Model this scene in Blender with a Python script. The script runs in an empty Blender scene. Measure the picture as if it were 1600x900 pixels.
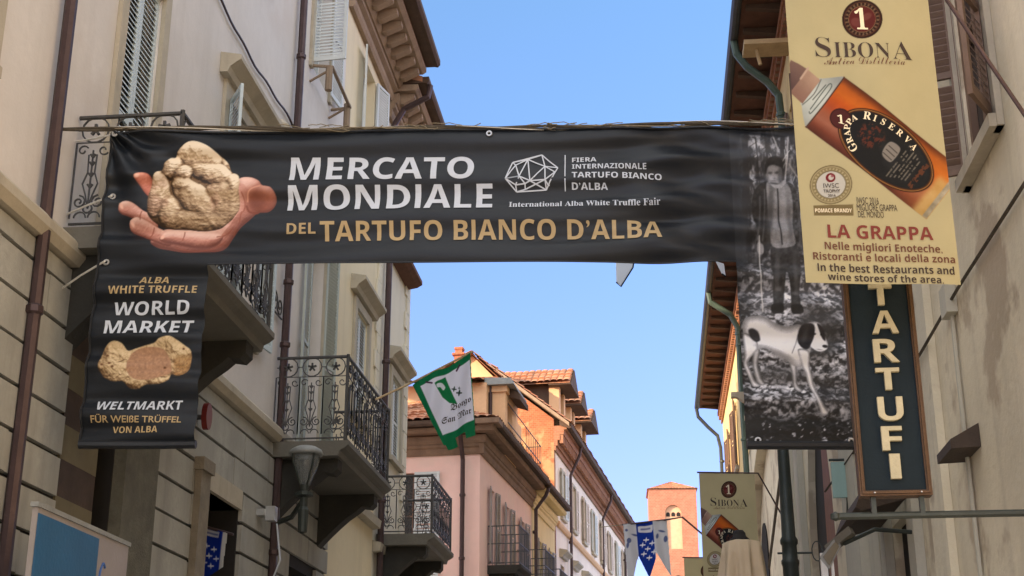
import bpy, bmesh, math, random
import numpy as np
from mathutils import Vector, Matrix

# ------------------------------------------------------------------ camera, sky, sun, exposure
S = bpy.context.scene
COL = S.collection
PITCH, YAW = math.radians(19.5), math.radians(6.1)
CAMP = (0.0, 0.0, 1.6)
FPX = 2200.0
cam = bpy.data.cameras.new('camera')
cam.sensor_width = 36.0
cam.lens = 36.0 * FPX / 1600.0
cam.clip_end = 3000
camo = bpy.data.objects.new('camera', cam)
camo.location = CAMP
camo.rotation_euler = (math.pi / 2 + PITCH, 0, YAW)
COL.objects.link(camo)
S.camera = camo

SUN_EL, SUN_AZ = math.radians(15), math.radians(56)      # azimuth: behind the camera and to its left
sdir = Vector((-math.sin(SUN_AZ) * math.cos(SUN_EL), -math.cos(SUN_AZ) * math.cos(SUN_EL), math.sin(SUN_EL)))
world = bpy.data.worlds.new('World')
S.world = world
world.use_nodes = True
wn = world.node_tree
sky = wn.nodes.new('ShaderNodeTexSky')
sky.sky_type = 'NISHITA'
sky.sun_disc = False
sky.sun_elevation = SUN_EL
sky.sun_rotation = math.atan2(sdir.x, sdir.y)
sky.altitude = 200
sky.air_density = 0.6
sky.dust_density = 0.5
sky.ozone_density = 3.0
# unseen bright clouds added behind and above the camera as fill light
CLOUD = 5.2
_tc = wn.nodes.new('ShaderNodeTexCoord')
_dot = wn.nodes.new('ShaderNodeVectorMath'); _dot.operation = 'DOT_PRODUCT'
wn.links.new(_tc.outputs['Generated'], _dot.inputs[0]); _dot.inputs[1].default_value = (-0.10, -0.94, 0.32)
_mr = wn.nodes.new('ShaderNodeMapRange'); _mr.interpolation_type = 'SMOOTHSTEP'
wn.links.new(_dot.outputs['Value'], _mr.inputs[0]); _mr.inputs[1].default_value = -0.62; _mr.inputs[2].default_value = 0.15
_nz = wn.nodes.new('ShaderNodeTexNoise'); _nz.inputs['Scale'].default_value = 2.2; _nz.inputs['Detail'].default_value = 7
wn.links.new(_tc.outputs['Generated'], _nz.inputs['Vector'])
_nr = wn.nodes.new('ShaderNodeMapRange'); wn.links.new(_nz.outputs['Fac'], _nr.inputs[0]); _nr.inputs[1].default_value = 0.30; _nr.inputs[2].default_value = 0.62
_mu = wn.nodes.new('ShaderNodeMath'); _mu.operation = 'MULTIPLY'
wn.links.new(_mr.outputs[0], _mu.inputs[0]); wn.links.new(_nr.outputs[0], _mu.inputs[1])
_mx = wn.nodes.new('ShaderNodeMix'); _mx.data_type = 'RGBA'
_sz = wn.nodes.new('ShaderNodeSeparateXYZ'); wn.links.new(_tc.outputs['Generated'], _sz.inputs[0])
_el = wn.nodes.new('ShaderNodeMapRange'); wn.links.new(_sz.outputs[2], _el.inputs[0]); _el.inputs[1].default_value = 0.16; _el.inputs[2].default_value = 0.55
_hz = wn.nodes.new('ShaderNodeMix'); _hz.data_type = 'RGBA'; wn.links.new(_el.outputs[0], _hz.inputs[0])
_hz.inputs[6].default_value = (0.90, 0.64, 0.80, 1); _hz.inputs[7].default_value = (1.12, 1.12, 0.97, 1)
_sk = wn.nodes.new('ShaderNodeMix'); _sk.data_type = 'RGBA'; _sk.blend_type = 'MULTIPLY'; _sk.inputs[0].default_value = 1.0
wn.links.new(sky.outputs[0], _sk.inputs[6]); wn.links.new(_hz.outputs[2], _sk.inputs[7])
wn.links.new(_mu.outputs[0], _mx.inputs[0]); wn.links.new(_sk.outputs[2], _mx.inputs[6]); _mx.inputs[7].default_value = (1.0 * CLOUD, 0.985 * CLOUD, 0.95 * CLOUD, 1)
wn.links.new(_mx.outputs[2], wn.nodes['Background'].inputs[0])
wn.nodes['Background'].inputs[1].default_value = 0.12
sun = bpy.data.lights.new('sun', 'SUN')
sun.energy = 2.0
sun.angle = math.radians(0.5)
sun.color = (1.0, 0.74, 0.48)
suno = bpy.data.objects.new('sun', sun)
suno.rotation_euler = sdir.to_track_quat('Z', 'Y').to_euler()
suno.location = (0, -10, 40)
COL.objects.link(suno)
S.view_settings.view_transform = 'Standard'
S.view_settings.look = 'None'
S.view_settings.exposure = 2.15
S.view_settings.gamma = 1.0
S.view_settings.use_curve_mapping = False

random.seed(7)
RNG = np.random.RandomState(11)

# ------------------------------------------------------------------ pixel <-> place helpers (for reading positions off the photo)
_fw = np.array([-math.sin(YAW) * math.cos(PITCH), math.cos(YAW) * math.cos(PITCH), math.sin(PITCH)])
_rt = np.array([math.cos(YAW), math.sin(YAW), 0.0])
_up = np.cross(_rt, _fw)
_cp = np.array(CAMP)


def ony(x, y, Y):
    d = _fw * FPX + _rt * (x - 800) - _up * (y - 450)
    return _cp + d * (Y - _cp[1]) / d[1]


def onp(x, y, pl):
    """photo point -> point on the upright plane Y = pl[0] + pl[1] * (X - pl[2])"""
    d = _fw * FPX + _rt * (x - 800) - _up * (y - 450)
    t = (pl[0] - pl[1] * pl[2] + pl[1] * _cp[0] - _cp[1]) / (d[1] - pl[1] * d[0])
    return _cp + d * t


def topx(X, Y, Z):
    v0, v1, v2 = X - _cp[0], Y - _cp[1], Z - _cp[2]
    w = v0 * _fw[0] + v1 * _fw[1] + v2 * _fw[2]
    return (800 + FPX * (v0 * _rt[0] + v1 * _rt[1] + v2 * _rt[2]) / w,
            450 - FPX * (v0 * _up[0] + v1 * _up[1] + v2 * _up[2]) / w)


def lin(c):
    c = np.asarray(c, float) / 255.0
    return np.where(c <= 0.04045, c / 12.92, ((c + 0.055) / 1.055) ** 2.4)


# ------------------------------------------------------------------ objects
def tag(o, label=None, cat=None, group=None, kind=None):
    if label: o['label'] = label
    if cat: o['category'] = cat
    if group: o['group'] = group
    if kind: o['kind'] = kind
    return o


def empty(name, loc, label, cat, group=None):
    o = bpy.data.objects.new(name, None)
    o.location = loc
    o.empty_display_size = 0.3
    COL.objects.link(o)
    return tag(o, label, cat, group)


def root_of(o):
    while o.parent: o = o.parent
    return o


def copy_tree(o, parent=None):
    c = o.copy()
    COL.objects.link(c)
    if parent: c.parent = parent
    for ch in [x for x in list(bpy.data.objects) if x.parent == o]:
        copy_tree(ch, c)
    return c


class MB:
    """Collects shapes in world coordinates and links them as ONE mesh object."""
    def __init__(s):
        s.v, s.f, s.uv = [], [], {}

    def add(s, vs, fs):
        b = len(s.v)
        s.v += [tuple(p) for p in vs]
        s.f += [tuple(i + b for i in f) for f in fs]
        return s

    def quad(s, a, b, c, d):
        return s.add([a, b, c, d], [(0, 1, 2, 3)])

    def box(s, P, u0, u1, n0, n1, z0, z1):
        vs = [P(u, n, z) for z in (z0, z1) for n in (n0, n1) for u in (u0, u1)]
        return s.add(vs, [(0, 1, 3, 2), (4, 6, 7, 5), (0, 4, 5, 1), (2, 3, 7, 6), (0, 2, 6, 4), (1, 5, 7, 3)])

    def hexa(s, lo, hi):
        n = len(lo)
        vs = list(lo) + list(hi)
        fs = [tuple(range(n))[::-1], tuple(range(n, 2 * n))]
        fs += [(i, (i + 1) % n, n + (i + 1) % n, n + i) for i in range(n)]
        return s.add(vs, fs)

    def prism(s, P, prof, u0, u1):
        """profile given as (n, z) points, swept along u"""
        return s.hexa([P(u0, n, z) for n, z in prof], [P(u1, n, z) for n, z in prof])

    def tube(s, pts, r, k=6, r2=None, caps=True):
        pts = [Vector(p) for p in pts]
        n = len(pts)
        vs, fs = [], []
        ref = None
        for i, p in enumerate(pts):
            t = (pts[min(i + 1, n - 1)] - pts[max(i - 1, 0)])
            if t.length < 1e-9: t = Vector((0, 0, 1))
            t.normalize()
            if ref is None:
                ref = Vector((0, 0, 1)) if abs(t.z) < 0.9 else Vector((1, 0, 0))
            a = t.cross(ref)
            if a.length < 1e-6: a = t.orthogonal()
            a.normalize()
            b = t.cross(a).normalized()
            ref = -b if False else a.cross(t)
            rr = r if r2 is None else r + (r2 - r) * i / max(1, n - 1)
            for j in range(k):
                w = 2 * math.pi * (j + 0.5) / k
                vs.append(p + a * (rr * math.cos(w)) + b * (rr * math.sin(w)))
        for i in range(n - 1):
            for j in range(k):
                fs.append((i * k + j, i * k + (j + 1) % k, (i + 1) * k + (j + 1) % k, (i + 1) * k + j))
        if caps:
            fs.append(tuple(range(k))[::-1])
            fs.append(tuple((n - 1) * k + j for j in range(k)))
        return s.add(vs, fs)

    def lathe(s, c, prof, k=16):
        """profile (radius, z) about the vertical through c"""
        vs, fs = [], []
        for r, z in prof:
            for j in range(k):
                w = 2 * math.pi * j / k
                vs.append((c[0] + r * math.cos(w), c[1] + r * math.sin(w), c[2] + z))
        for i in range(len(prof) - 1):
            for j in range(k):
                fs.append((i * k + j, i * k + (j + 1) % k, (i + 1) * k + (j + 1) % k, (i + 1) * k + j))
        fs.append(tuple(range(k))[::-1])
        fs.append(tuple((len(prof) - 1) * k + j for j in range(k)))
        return s.add(vs, fs)

    def build(s, name, mat, parent=None, smooth=False, label=None, recalc=True, origin=None):
        org = Vector((0, 0, 0))
        if parent is not None:
            org = Vector(root_of(parent).location)
        elif origin is not None:
            org = Vector(origin)
        me = bpy.data.meshes.new(name)
        me.from_pydata([tuple(Vector(p) - org) for p in s.v], [], s.f)
        me.materials.append(mat)
        if recalc:
            bm = bmesh.new(); bm.from_mesh(me)
            bmesh.ops.recalc_face_normals(bm, faces=bm.faces)
            bm.to_mesh(me); bm.free()
        if smooth:
            me.polygons.foreach_set('use_smooth', [True] * len(me.polygons))
        me.update()
        o = bpy.data.objects.new(name, me)
        COL.objects.link(o)
        if parent is not None: o.parent = parent
        else: o.location = org
        if label: o['label'] = label
        return o


def frame(o, a, n):
    o, a, n = Vector(o), Vector(a).normalized(), Vector(n).normalized()
    return lambda u, nn, z: o + a * u + n * nn + Vector((0, 0, z))


# ------------------------------------------------------------------ materials
def base_mat(name):
    m = bpy.data.materials.new(name)
    m.use_nodes = True
    nt = m.node_tree
    return m, nt, nt.nodes['Principled BSDF']


def node(nt, t, **kw):
    n = nt.nodes.new(t)
    for k, v in kw.items():
        setattr(n, k, v)
    return n


def mixc(nt, fac, a, b, mode='MIX'):
    n = node(nt, 'ShaderNodeMix', data_type='RGBA', blend_type=mode)
    for sock, v in ((n.inputs[0], fac), (n.inputs[6], a), (n.inputs[7], b)):
        if hasattr(v, 'is_output'): nt.links.new(v, sock)
        elif isinstance(v, (int, float)): sock.default_value = v
        else: sock.default_value = (*v[:3], 1)
    return n.outputs[2]


def ramp(nt, fac, a, b):
    n = node(nt, 'ShaderNodeMapRange')
    nt.links.new(fac, n.inputs[0])
    n.inputs[1].default_value, n.inputs[2].default_value = a, b
    return n.outputs[0]


def noise(nt, vec, scale, detail=4, rough=0.55):
    n = node(nt, 'ShaderNodeTexNoise')
    n.inputs['Scale'].default_value = scale
    n.inputs['Detail'].default_value = detail
    n.inputs['Roughness'].default_value = rough
    nt.links.new(vec, n.inputs['Vector'])
    return n.outputs['Fac']


def coords(nt, scale=(1, 1, 1)):
    tc = node(nt, 'ShaderNodeTexCoord')
    mp = node(nt, 'ShaderNodeMapping')
    mp.inputs['Scale'].default_value = scale
    nt.links.new(tc.outputs['Object'], mp.inputs[0])
    return mp.outputs[0]


def pmat(name, col, rough=0.8, var=0.18, vs=1.5, streak=0.0, scol=None, bump=0.15, bs=30, metal=0.0, spec=0.4, patch=None, patch_at=(0.6, 0.68), patch_scale=1.2):
    """painted / plastered / stone surface: blotches, optional rain streaks and patches with a shape of their own"""
    m, nt, b = base_mat(name)
    v = coords(nt)
    c = Vector(col)
    n1 = noise(nt, v, vs, 6, 0.6)
    col_out = mixc(nt, ramp(nt, n1, 0.3, 0.7), tuple(c * (1 - var)), tuple(c * (1 + var * 0.6)))
    n3 = noise(nt, v, vs * 9, 4, 0.7)
    col_out = mixc(nt, ramp(nt, n3, 0.35, 0.75), col_out, tuple(c * (1 - var * 0.5)))
    if streak:
        vv = coords(nt, (2.2, 2.2, 0.16))
        n2 = noise(nt, vv, 1.6, 5, 0.6)
        f = node(nt, 'ShaderNodeMath', operation='MULTIPLY')
        nt.links.new(ramp(nt, n2, 0.5, 0.78), f.inputs[0])
        f.inputs[1].default_value = streak
        col_out = mixc(nt, f.outputs[0], col_out, scol or tuple(c * 0.45))
    if patch:
        n4 = noise(nt, v, patch_scale, 5, 0.6)
        col_out = mixc(nt, ramp(nt, n4, *patch_at), col_out, patch)
    nt.links.new(col_out, b.inputs['Base Color'])
    b.inputs['Roughness'].default_value = rough
    b.inputs['Metallic'].default_value = metal
    b.inputs['Specular IOR Level'].default_value = spec
    if bump:
        bp = node(nt, 'ShaderNodeBump')
        bp.inputs['Strength'].default_value = bump
        bp.inputs['Distance'].default_value = 0.02
        nt.links.new(noise(nt, v, bs, 5, 0.6), bp.inputs['Height'])
        nt.links.new(bp.outputs[0], b.inputs['Normal'])
    return m


def brick_vec(nt, sx=1.0):
    tc = node(nt, 'ShaderNodeTexCoord')
    sp = node(nt, 'ShaderNodeSeparateXYZ')
    nt.links.new(tc.outputs['Object'], sp.inputs[0])
    ad = node(nt, 'ShaderNodeMath', operation='ADD')
    nt.links.new(sp.outputs[0], ad.inputs[0]); nt.links.new(sp.outputs[1], ad.inputs[1])
    cb = node(nt, 'ShaderNodeCombineXYZ')
    nt.links.new(ad.outputs[0], cb.inputs[0]); nt.links.new(sp.outputs[2], cb.inputs[1])
    return cb.outputs[0], tc.outputs['Object']


def brick_mat(name, c1, c2, mortar, scale=4.0, plaster=None, at=(0.5, 0.56), pscale=0.45):
    m, nt, b = base_mat(name)
    bv, ov = brick_vec(nt)
    t = node(nt, 'ShaderNodeTexBrick')
    t.inputs['Color1'].default_value = (*c1, 1); t.inputs['Color2'].default_value = (*c2, 1); t.inputs['Mortar'].default_value = (*mortar, 1)
    t.inputs['Scale'].default_value = scale
    t.inputs['Mortar Size'].default_value = 0.025
    t.inputs['Mortar Smooth'].default_value = 0.4
    nt.links.new(bv, t.inputs['Vector'])
    out = mixc(nt, ramp(nt, noise(nt, ov, 1.3, 6), 0.3, 0.75), t.outputs['Color'], tuple(Vector(c1) * 0.6))
    out = mixc(nt, 0.5, t.outputs['Color'], out)
    if plaster:
        n = noise(nt, ov, pscale, 7, 0.62)
        pl = mixc(nt, ramp(nt, noise(nt, ov, 3.0, 6), 0.3, 0.7), tuple(Vector(plaster) * 0.8), plaster)
        out = mixc(nt, ramp(nt, n, *at), out, pl)
    nt.links.new(out, b.inputs['Base Color'])
    b.inputs['Roughness'].default_value = 0.9
    bp = node(nt, 'ShaderNodeBump'); bp.inputs['Strength'].default_value = 0.4; bp.inputs['Distance'].default_value = 0.02
    nt.links.new(noise(nt, ov, 25, 5), bp.inputs['Height'])
    nt.links.new(bp.outputs[0], b.inputs['Normal'])
    return m


def tile_mat(name, c1, c2, c3):
    m, nt, b = base_mat(name)
    uv = node(nt, 'ShaderNodeUVMap'); uv.uv_map = 'UVMap'
    fl = node(nt, 'ShaderNodeVectorMath', operation='FLOOR')
    nt.links.new(uv.outputs[0], fl.inputs[0])
    wh = node(nt, 'ShaderNodeTexWhiteNoise', noise_dimensions='2D')
    nt.links.new(fl.outputs[0], wh.inputs['Vector'])
    a = mixc(nt, wh.outputs['Value'], c1, c2)
    v = coords(nt)
    a = mixc(nt, ramp(nt, noise(nt, v, 2.2, 6), 0.42, 0.72), a, c3)
    nt.links.new(a, b.inputs['Base Color'])
    b.inputs['Roughness'].default_value = 0.9
    return m


def print_mat(name, rough=0.55, spec=0.35, through=0.0):
    m, nt, b = base_mat(name)
    at = node(nt, 'ShaderNodeAttribute', attribute_name='Col')
    nt.links.new(at.outputs['Color'], b.inputs['Base Color'])
    b.inputs['Roughness'].default_value = rough
    b.inputs['Specular IOR Level'].default_value = spec
    if through:
        tr = node(nt, 'ShaderNodeBsdfTranslucent'); nt.links.new(at.outputs['Color'], tr.inputs['Color'])
        mx = node(nt, 'ShaderNodeMixShader'); mx.inputs[0].default_value = through
        nt.links.new(b.outputs[0], mx.inputs[1]); nt.links.new(tr.outputs[0], mx.inputs[2])
        nt.links.new(mx.outputs[0], nt.nodes['Material Output'].inputs['Surface'])
    bp = node(nt, 'ShaderNodeBump'); bp.inputs['Strength'].default_value = 0.12; bp.inputs['Distance'].default_value = 0.01
    nt.links.new(noise(nt, coords(nt), 60, 3), bp.inputs['Height'])
    nt.links.new(bp.outputs[0], b.inputs['Normal'])
    return m


M = {}
M['plaster_pink'] = pmat('pale_pink_grey_plaster', (0.67, 0.63, 0.595), 0.9, 0.12, 0.8, 0.34, (0.46, 0.42, 0.385), 0.14, 22, patch=(0.60, 0.545, 0.50), patch_at=(0.54, 0.68), patch_scale=0.7)
M['plaster_cream'] = pmat('cream_plaster', (0.76, 0.66, 0.46), 0.9, 0.10, 1.0, 0.2, None, 0.12, 22)
M['plaster_pale'] = pmat('pale_plaster', (0.72, 0.67, 0.55), 0.9, 0.1, 1.0, 0.2, None, 0.12, 22)
M['rustic'] = pmat('grey_beige_rusticated_plaster', (0.385, 0.378, 0.34), 0.9, 0.24, 1.6, 0.5, None, 0.2, 28)
M['stone'] = pmat('grey_stone', (0.16, 0.15, 0.125), 0.85, 0.2, 2.5, 0.4, (0.12, 0.11, 0.09), 0.3, 30)
M['dark_stone'] = pmat('weathered_shaded_stone', (0.045, 0.042, 0.035), 0.9, 0.3, 3, 0.5, (0.04, 0.04, 0.035), 0.4, 25)  # base darkened to stand in for the shade beneath the balconies
M['rough_stone'] = pmat('rough_green_grey_stone', (0.15, 0.145, 0.115), 0.95, 0.35, 6, 0.3, None, 0.8, 40)
M['hood'] = pmat('window_surround_stone', (0.47, 0.42, 0.33), 0.85, 0.18, 3, 0.4, None, 0.2, 30)
M['cornice'] = pmat('brown_weathered_cornice', (0.36, 0.26, 0.18), 0.9, 0.25, 3, 0.5, (0.12, 0.08, 0.055), 0.35, 25)
M['cornice_dark'] = pmat('dark_brown_eave_wood', (0.10, 0.062, 0.042), 0.9, 0.3, 4, 0.4, None, 0.3, 30)
M['soffit_red'] = pmat('red_brown_soffit_boards', (0.13, 0.058, 0.035), 0.9, 0.35, 5, 0.4, None, 0.3, 30)
M['shutter_white'] = pmat('pale_grey_shutter_paint', (0.62, 0.66, 0.66), 0.6, 0.12, 4, 0.2, None, 0.05, 40)
M['shutter_blue'] = pmat('pale_blue_shutter_paint', (0.55, 0.63, 0.66), 0.6, 0.12, 4, 0.2, None, 0.05, 40)
M['shutter_green'] = pmat('pale_green_grey_shutter_paint', (0.42, 0.46, 0.42), 0.6, 0.12, 4, 0.2, None, 0.05, 40)
M['shutter_brown'] = pmat('brown_shutter_paint', (0.16, 0.10, 0.07), 0.6, 0.25, 4, 0.3, None, 0.1, 40)
M['shutter_grey'] = pmat('grey_brown_shutter_paint', (0.36, 0.31, 0.27), 0.6, 0.2, 4, 0.2, None, 0.05, 40)
M['iron'] = pmat('wrought_iron', (0.085, 0.083, 0.08), 0.55, 0.35, 12, 0, None, 0.2, 60, metal=0.3)
M['copper'] = pmat('dark_copper_pipe', (0.085, 0.055, 0.055), 0.5, 0.3, 6, 0.4, (0.03, 0.022, 0.022), 0.1, 40, metal=0.5)
M['green_pipe'] = pmat('green_painted_pipe', (0.075, 0.115, 0.09), 0.5, 0.25, 6, 0.3, None, 0.1, 40)
M['gutter'] = pmat('blue_grey_gutter', (0.045, 0.06, 0.07), 0.5, 0.3, 6, 0.3, None, 0.1, 40, metal=0.3)
M['zinc'] = pmat('weathered_lead_sheet', (0.30, 0.31, 0.30), 0.6, 0.25, 4, 0.3, None, 0.2, 30, metal=0.2)
M['dark_iron'] = pmat('dark_green_cast_iron', (0.045, 0.055, 0.05), 0.45, 0.3, 6, 0.3, None, 0.15, 40, metal=0.3)
M['wood'] = pmat('pale_bare_wood', (0.50, 0.36, 0.20), 0.8, 0.25, 6, 0.3, None, 0.2, 40)
M['shutter_rose'] = pmat('pale_rose_grey_shutter_paint', (0.60, 0.50, 0.43), 0.7, 0.15, 4, 0.2, None, 0.05, 40)
M['cornice_far'] = pmat('dark_brown_moulded_eave', (0.25, 0.16, 0.105), 0.9, 0.3, 2.5, 0.5, (0.10, 0.06, 0.04), 0.35, 25)
M['dark_wood'] = pmat('dark_weathered_wood', (0.07, 0.05, 0.038), 0.8, 0.3, 5, 0.4, None, 0.3, 30)
M['brown_wood'] = pmat('brown_door_wood', (0.20, 0.085, 0.045), 0.6, 0.3, 5, 0.5, (0.06, 0.03, 0.02), 0.2, 40)
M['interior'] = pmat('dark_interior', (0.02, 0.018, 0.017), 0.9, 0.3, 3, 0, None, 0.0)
M['rope'] = pmat('weathered_rope', (0.26, 0.22, 0.15), 0.95, 0.4, 14, 0, None, 0.5, 80)
M['white_rope'] = pmat('white_cord', (0.72, 0.70, 0.64), 0.9, 0.15, 10, 0, None, 0.2, 80)
M['rope_dark'] = pmat('dark_twisted_cable', (0.09, 0.075, 0.055), 0.9, 0.4, 14, 0, None, 0.4, 80)
M['pink'] = pmat('pink_plaster', (0.92, 0.63, 0.55), 0.9, 0.12, 0.8, 0.25, (0.66, 0.42, 0.36), 0.14, 22, patch=(0.84, 0.60, 0.52), patch_at=(0.53, 0.62), patch_scale=0.8)
M['yellow'] = pmat('yellow_plaster', (0.84, 0.66, 0.34), 0.9, 0.1, 0.8, 0.2, None, 0.12, 22)
M['white_rose'] = pmat('off_white_plaster', (0.88, 0.76, 0.66), 0.9, 0.14, 0.7, 0.4, (0.62, 0.52, 0.44), 0.14, 22)
M['apricot'] = pmat('apricot_plaster', (0.74, 0.47, 0.27), 0.9, 0.12, 1.2, 0.25, (0.42, 0.28, 0.17), 0.15, 22)
M['gable'] = brick_mat('patched_gable_brick', (0.36, 0.10, 0.04), (0.46, 0.16, 0.065), (0.42, 0.22, 0.12), 4.0, (0.54, 0.30, 0.145), (0.53, 0.58), 0.8)
M['tower'] = brick_mat('tower_brick', (0.36, 0.135, 0.08), (0.46, 0.18, 0.11), (0.40, 0.23, 0.155), 1.5)
M['eave_brick'] = brick_mat('eave_brick', (0.34, 0.14, 0.075), (0.42, 0.19, 0.10), (0.3, 0.2, 0.13), 4.0)
M['chimney'] = brick_mat('chimney_brick', (0.42, 0.12, 0.06), (0.5, 0.16, 0.08), (0.4, 0.25, 0.17), 4.5)
M['tiles'] = tile_mat('clay_roof_tiles', (0.42, 0.155, 0.075), (0.52, 0.25, 0.135), (0.24, 0.14, 0.09))
M['beige'] = pmat('beige_old_plaster', (0.72, 0.65, 0.49), 0.9, 0.2, 0.7, 0.4, (0.38, 0.33, 0.25), 0.4, 14, patch=(0.46, 0.385, 0.28), patch_at=(0.54, 0.60), patch_scale=0.9)
M['beige_grey'] = pmat('grey_beige_pilaster', (0.50, 0.48, 0.40), 0.9, 0.16, 1.2, 0.4, None, 0.2, 22)
M['yellow_old'] = pmat('old_yellow_plaster', (0.76, 0.58, 0.29), 0.9, 0.14, 0.9, 0.35, (0.36, 0.26, 0.14), 0.2, 20, patch=(0.36, 0.20, 0.12), patch_at=(0.60, 0.63), patch_scale=0.55)
M['paving'] = pmat('stone_paving', (0.40, 0.375, 0.34), 0.85, 0.2, 2, 0, None, 0.3, 20)
M['sett'] = pmat('pavement_slabs', (0.34, 0.32, 0.29), 0.85, 0.2, 2, 0, None, 0.3, 20)
M['teal'] = pmat('teal_sign_panel', (0.30, 0.45, 0.42), 0.5, 0.1, 4, 0.2, None, 0.05, 40)
M['black'] = pmat('black_cloth', (0.015, 0.014, 0.014), 0.8, 0.3, 6, 0, None, 0.2, 40)
M['red'] = pmat('red_glass', (0.14, 0.014, 0.012), 0.3, 0.1, 6, 0, None, 0.0, 40)
M['canvas'] = pmat('beige_canvas', (0.58, 0.47, 0.32), 0.95, 0.08, 2, 0.1, None, 0.3, 90)
M['t_white'] = pmat('white_print', (0.53, 0.58, 0.66), 0.5, 0.04, 6, 0, None, 0.0)
M['t_gold'] = pmat('gold_print', (0.44, 0.325, 0.165), 0.5, 0.05, 6, 0, None, 0.0)
M['t_dark'] = pmat('dark_brown_print', (0.03, 0.017, 0.013), 0.7, 0.05, 6, 0, None, 0.0)
M['t_red'] = pmat('dark_red_print', (0.14, 0.018, 0.013), 0.7, 0.05, 6, 0, None, 0.0)
M['t_brown'] = pmat('brown_print', (0.105, 0.036, 0.018), 0.7, 0.05, 6, 0, None, 0.0)
M['t_grey'] = pmat('grey_brown_print', (0.25, 0.18, 0.10), 0.7, 0.05, 6, 0, None, 0.0)
M['t_cream'] = pmat('cream_print', (0.70, 0.62, 0.45), 0.7, 0.05, 6, 0, None, 0.0)
M['t_letter'] = pmat('worn_cream_letter', (0.50, 0.46, 0.31), 0.7, 0.22, 10, 0.3, None, 0.2, 60)
M['sign_blue'] = pmat('dark_petrol_blue_board', (0.008, 0.017, 0.024), 0.7, 0.25, 4, 0.2, None, 0.1, 60, spec=0.2)
M['gilt'] = pmat('worn_gilt_frame', (0.10, 0.052, 0.022), 0.5, 0.4, 14, 0.4, (0.06, 0.03, 0.015), 0.3, 60, metal=0.2)
M['vinyl'] = print_mat('printed_vinyl', 0.45, 0.32)
M['paper'] = print_mat('printed_advert_cloth', 0.75, 0.25, 0.35)
M['fabric'] = print_mat('printed_flag_fabric', 0.9, 0.1, 0.45)
M['hem'] = pmat('black_vinyl_hem', (0.014, 0.016, 0.02), 0.45, 0.2, 4, 0, None, 0.1, 50)
M['steel'] = pmat('galvanised_steel', (0.55, 0.56, 0.56), 0.4, 0.15, 8, 0, None, 0.05, 60, metal=0.7)
M['leaf'] = pmat('green_leaf', (0.05, 0.14, 0.06), 0.6, 0.3, 8, 0, None, 0.1, 40)
M['warm_lit'] = pmat('warm_cream_shop_wall', (0.62, 0.50, 0.30), 0.8, 0.15, 3, 0.2, None, 0.1, 40)  # the shop's warm inside light is put into this colour


def glass_mat():
    m, nt, b = base_mat('window_glass')
    v = coords(nt)
    c = mixc(nt, ramp(nt, noise(nt, v, 0.8, 2), 0.3, 0.7), (0.012, 0.014, 0.016), (0.05, 0.052, 0.05))
    nt.links.new(c, b.inputs['Base Color'])
    b.inputs['Roughness'].default_value = 0.08
    b.inputs['Specular IOR Level'].default_value = 0.6
    return m


M['glass'] = glass_mat()
mcurt = pmat('pale_curtain', (0.50, 0.50, 0.47), 0.9, 0.1, 2, 0.3, None, 0.1, 20)
M['curtain'] = mcurt


def lamp_glass():
    m, nt, b = base_mat('clear_lantern_glass')
    b.inputs['Base Color'].default_value = (0.30, 0.32, 0.32, 1)
    b.inputs['Roughness'].default_value = 0.12
    b.inputs['Specular IOR Level'].default_value = 0.9
    tr = node(nt, 'ShaderNodeBsdfTransparent'); tr.inputs['Color'].default_value = (0.92, 0.94, 0.93, 1)
    mx = node(nt, 'ShaderNodeMixShader'); mx.inputs[0].default_value = 0.62
    nt.links.new(b.outputs[0], mx.inputs[1]); nt.links.new(tr.outputs[0], mx.inputs[2])
    nt.links.new(mx.outputs[0], nt.nodes['Material Output'].inputs['Surface'])
    return m


M['lamp_glass'] = lamp_glass()

# ------------------------------------------------------------------ frames of the streets
L = frame((-5.1, 0, 0), (0, 1, 0), (1, 0, 0))                     # left row, u along the street
R = frame((2.46, 0, 0), (-0.008, 1, 0), (-1, -0.008, 0))           # right row
A6 = math.radians(6.0)
D6 = Vector((math.sin(A6), math.cos(A6), 0))
N6 = Vector((math.cos(A6), -math.sin(A6), 0))
P6 = Vector((-4.3, 33.0, 0))
C = frame(P6, D6, N6)                                              # far left row, beyond the side street, bent to the right


def W(x, y, z): return Vector((x, y, z))


# ------------------------------------------------------------------ building kit
def wall_face(mb, P, u0, u1, z0, z1, ops=(), depth=0.28, n=0.0):
    us = sorted({u0, u1, *[v for o in ops for v in o[:2]]})
    zs = sorted({z0, z1, *[v for o in ops for v in o[2:4]]})
    for i in range(len(us) - 1):
        for j in range(len(zs) - 1):
            uc, zc = (us[i] + us[i + 1]) / 2, (zs[j] + zs[j + 1]) / 2
            if any(o[0] < uc < o[1] and o[2] < zc < o[3] for o in ops): continue
            mb.quad(P(us[i], n, zs[j]), P(us[i + 1], n, zs[j]), P(us[i + 1], n, zs[j + 1]), P(us[i], n, zs[j + 1]))
    for a, b, c, d in ops:
        q = n - depth
        mb.quad(P(a, n, c), P(a, q, c), P(a, q, d), P(a, n, d))
        mb.quad(P(b, n, c), P(b, n, d), P(b, q, d), P(b, q, c))
        mb.quad(P(a, n, c), P(b, n, c), P(b, q, c), P(a, q, c))
        mb.quad(P(a, n, d), P(a, q, d), P(b, q, d), P(b, n, d))


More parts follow.
